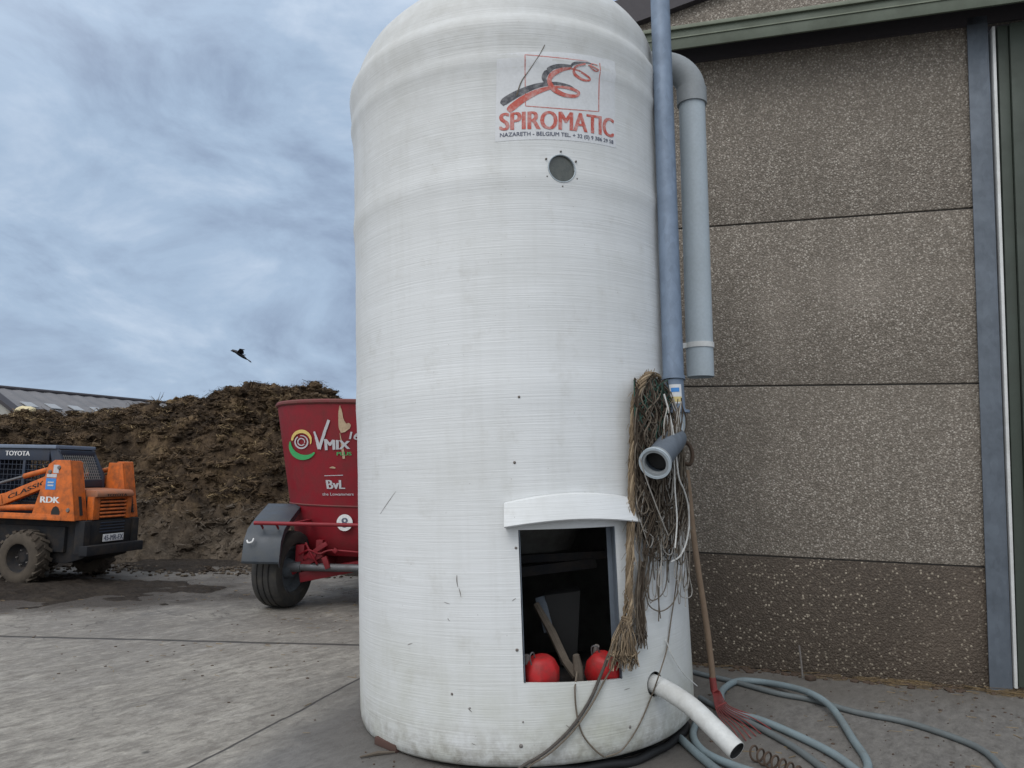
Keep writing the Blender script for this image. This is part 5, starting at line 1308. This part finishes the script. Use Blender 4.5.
# ------------------------------------------------------------------ CROW
def crow():
    c = at(241, 355, 20)
    verts = [(0, 0, 0), (.10, 0, .055), (.16, 0, .09), (.215, 0, .10), (.27, 0, .097), (-.10, 0, -.06), (-.17, 0, -.11), (-.25, 0, -.165),
             (.05, .09, .06), (.06, .20, .15), (-.02, .31, .24), (.05, -.09, .05), (.05, -.20, .10), (-.06, -.32, .12)]
    rad = [.055, .052, .036, .032, .006, .045, .026, .034, .03, .026, .008, .03, .026, .008]
    ed = [(0, 1), (1, 2), (2, 3), (3, 4), (0, 5), (5, 6), (6, 7), (1, 8), (8, 9), (9, 10), (1, 11), (11, 12), (12, 13)]
    mb = MB()
    # body as one swept skin
    chain = [(.27, .097, .004), (.235, .10, .018), (.21, .10, .032), (.175, .092, .033), (.14, .075, .042), (.08, .045, .056), (.0, 0, .056), (-.08, -.045, .046), (-.13, -.08, .030), (-.17, -.11, .028), (-.22, -.145, .040), (-.27, -.175, .038), (-.275, -.18, .004)]
    rings = []; sd = 12; vs = []
    for i, (x, z, r) in enumerate(chain):
        fl_ = .45 if x < -.15 else 1.0
        for k in range(sd):
            a = 2 * PI * k / sd; r_ = r * 1.3; vs.append(V((x + math.sin(a) * r_ * fl_ * .35, math.cos(a) * r_ * (1.25 if x < -.15 else 1), z + math.sin(a) * r_ * fl_)))
    fs = [(i * sd + k, i * sd + (k + 1) % sd, (i + 1) * sd + (k + 1) % sd, (i + 1) * sd + k) for i in range(len(chain) - 1) for k in range(sd)]
    fs += [tuple(range(sd)), tuple((len(chain) - 1) * sd + k for k in range(sd))]
    mb.add(vs, fs)
    # wings: cambered blades with separate primary tips
    for s in (-1, 1):
        span = [(.10, .04, .045, .17), (.09, .12, .09, .17), (.07, .20, .13, .15), (.05, .27, .16, .11), (.02, .32, .17, .05)]
        up = .62 if s > 0 else .25
        top = []; bot = []
        for (x, y, z, ch) in span:
            top += [V((x, s * y, z * up)), V((x - ch * .5, s * y, z * up + .012)), V((x - ch, s * (y + .02), z * up - .005))]
            bot += [V((x, s * y, z * up - .008)), V((x - ch * .5, s * y, z * up + .002)), V((x - ch, s * (y + .02), z * up - .008))]
        n = len(span); vs = top + bot; o = len(top); fs = []
        for i in range(n - 1):
            for j in range(2):
                a, b_, c_, d_ = i * 3 + j, i * 3 + j + 1, i * 3 + j + 4, i * 3 + j + 3
                fs += [(a, b_, c_, d_), (a + o, d_ + o, c_ + o, b_ + o)]
            fs += [(i * 3, i * 3 + 3, i * 3 + 3 + o, i * 3 + o), (i * 3 + 2, i * 3 + 2 + o, i * 3 + 5 + o, i * 3 + 5)]
        fs += [(0, o, o + 1, 1), (1, o + 1, o + 2, 2), ((n - 1) * 3, (n - 1) * 3 + 1, (n - 1) * 3 + 1 + o, (n - 1) * 3 + o), ((n - 1) * 3 + 1, (n - 1) * 3 + 2, (n - 1) * 3 + 2 + o, (n - 1) * 3 + 1 + o)]
        mb.add(vs, fs)
        for k in range(5):
            t = k / 4; a = V((lerp(.02, -.04, t), s * lerp(.32, .27, t), (lerp(.17, .16, t)) * up)); d = V((lerp(-.02, -.07, t), s * lerp(.07, .02, t), .01))
            mb.tube([a, a + d * .6, a + d], [.016, .013, .004], 5)
    # fly towards the left of the view, quartering away
    R = Matrix.Rotation(math.radians(196), 4, 'Z') @ Matrix.Rotation(math.radians(0), 4, 'Y')
    ob = mb.build('crow', M['crow'], smooth=True, sharp=60, xf=Matrix.Translation(c) @ R)
    tag(ob, 'black crow flying in the grey sky above the manure heap', 'bird')
crow()
# bare twig growing on the heap's skyline
b = MB(); rr = random.Random(77); q = at(157, 405, 17)
for k in range(9):
    a = rr.uniform(-1, 1); b.tube([q, q + V((a * .1, 0, .12)), q + V((a * .22, rr.uniform(-.05, .05), rr.uniform(.18, .32)))], [.008, .005, .002], 4)
tag(b.build('bare_twigs', M['stake']), 'few bare twigs sticking up from the crest of the manure heap', 'twigs')

# ------------------------------------------------------------------ LIGHT AND SKY
SUN_EL, SUN_AZ = math.radians(52), math.radians(-152)   # azimuth from +Y towards +X: behind the camera, to the left
sd_ = V((math.sin(SUN_AZ) * math.cos(SUN_EL), math.cos(SUN_AZ) * math.cos(SUN_EL), math.sin(SUN_EL)))
sl_ = bpy.data.lights.new('sun', 'SUN'); sl_.energy = 1.3; sl_.angle = math.radians(35); sl_.color = (1, .98, .955)
so = bpy.data.objects.new('sun', sl_); COL.objects.link(so); so.rotation_euler = sd_.to_track_quat('Z', 'Y').to_euler(); so.location = (0, 0, 30)
wd = bpy.data.worlds.new('World'); scene.world = wd; wd.use_nodes = True
t = wd.node_tree; bg = t.nodes['Background']
class WT(NT):
    def __init__(s): s.t = t; s.co = t.nodes.new('ShaderNodeTexCoord').outputs['Generated']
w = WT()
sky = w.n('TexSky'); sky.sky_type = 'NISHITA'; sky.sun_disc = False; sky.sun_elevation = SUN_EL; sky.sun_rotation = SUN_AZ
sky.air_density = 1.2; sky.dust_density = 2.0
sep = w.n('SeparateXYZ', Vector=w.co).outputs
den = w.math('ADD', w.math('MAXIMUM', sep[2], 0.0), .34)
cv = w.n('CombineXYZ', X=w.math('DIVIDE', sep[0], den), Y=w.math('DIVIDE', sep[1], den), Z=.3).outputs[0]
n1 = w.noise(1.7, 9, .56, cv, .25)
cv2 = w.n('Mapping', Vector=cv, Location=(3.1, 1.7, 0), Scale=(.8, 1.5, 1)).outputs[0]
n2 = w.noise(4.2, 9, .60, w.n('Mapping', Vector=w.co, Location=(.7, 2.3, 0), Scale=(1, 1, 1.9)).outputs[0], .5)
f = w.math('ADD', w.math('MULTIPLY', n1, .42), w.math('MULTIPLY', n2, .58))
K = 10.0
dk = tuple(c * K for c in sr(149, 167, 193)[:3]) + (1,)
md_ = tuple(c * K for c in sr(171, 192, 217)[:3]) + (1,)
lt = tuple(c * K for c in sr(206, 221, 240)[:3]) + (1,)
c = w.mix(w.ramp(f, .43, .525), dk, md_); c = w.mix(w.ramp(f, .53, .66), c, lt)
# the overcast is brightest high up and round the veiled sun
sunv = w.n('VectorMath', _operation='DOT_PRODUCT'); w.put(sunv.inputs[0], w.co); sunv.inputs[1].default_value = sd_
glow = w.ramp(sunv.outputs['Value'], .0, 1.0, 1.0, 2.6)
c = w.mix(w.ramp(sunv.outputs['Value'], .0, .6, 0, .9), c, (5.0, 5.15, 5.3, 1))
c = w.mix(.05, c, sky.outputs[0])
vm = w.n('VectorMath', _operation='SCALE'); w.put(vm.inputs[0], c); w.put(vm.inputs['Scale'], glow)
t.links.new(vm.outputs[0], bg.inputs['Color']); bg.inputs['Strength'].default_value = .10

scene.render.engine = 'CYCLES'
vs_ = scene.view_settings; vs_.view_transform = 'Standard'; vs_.look = 'None'; vs_.gamma = 1; vs_.exposure = 0.0; vs_.use_curve_mapping = False
scene.render.resolution_x = 1024; scene.render.resolution_y = 768
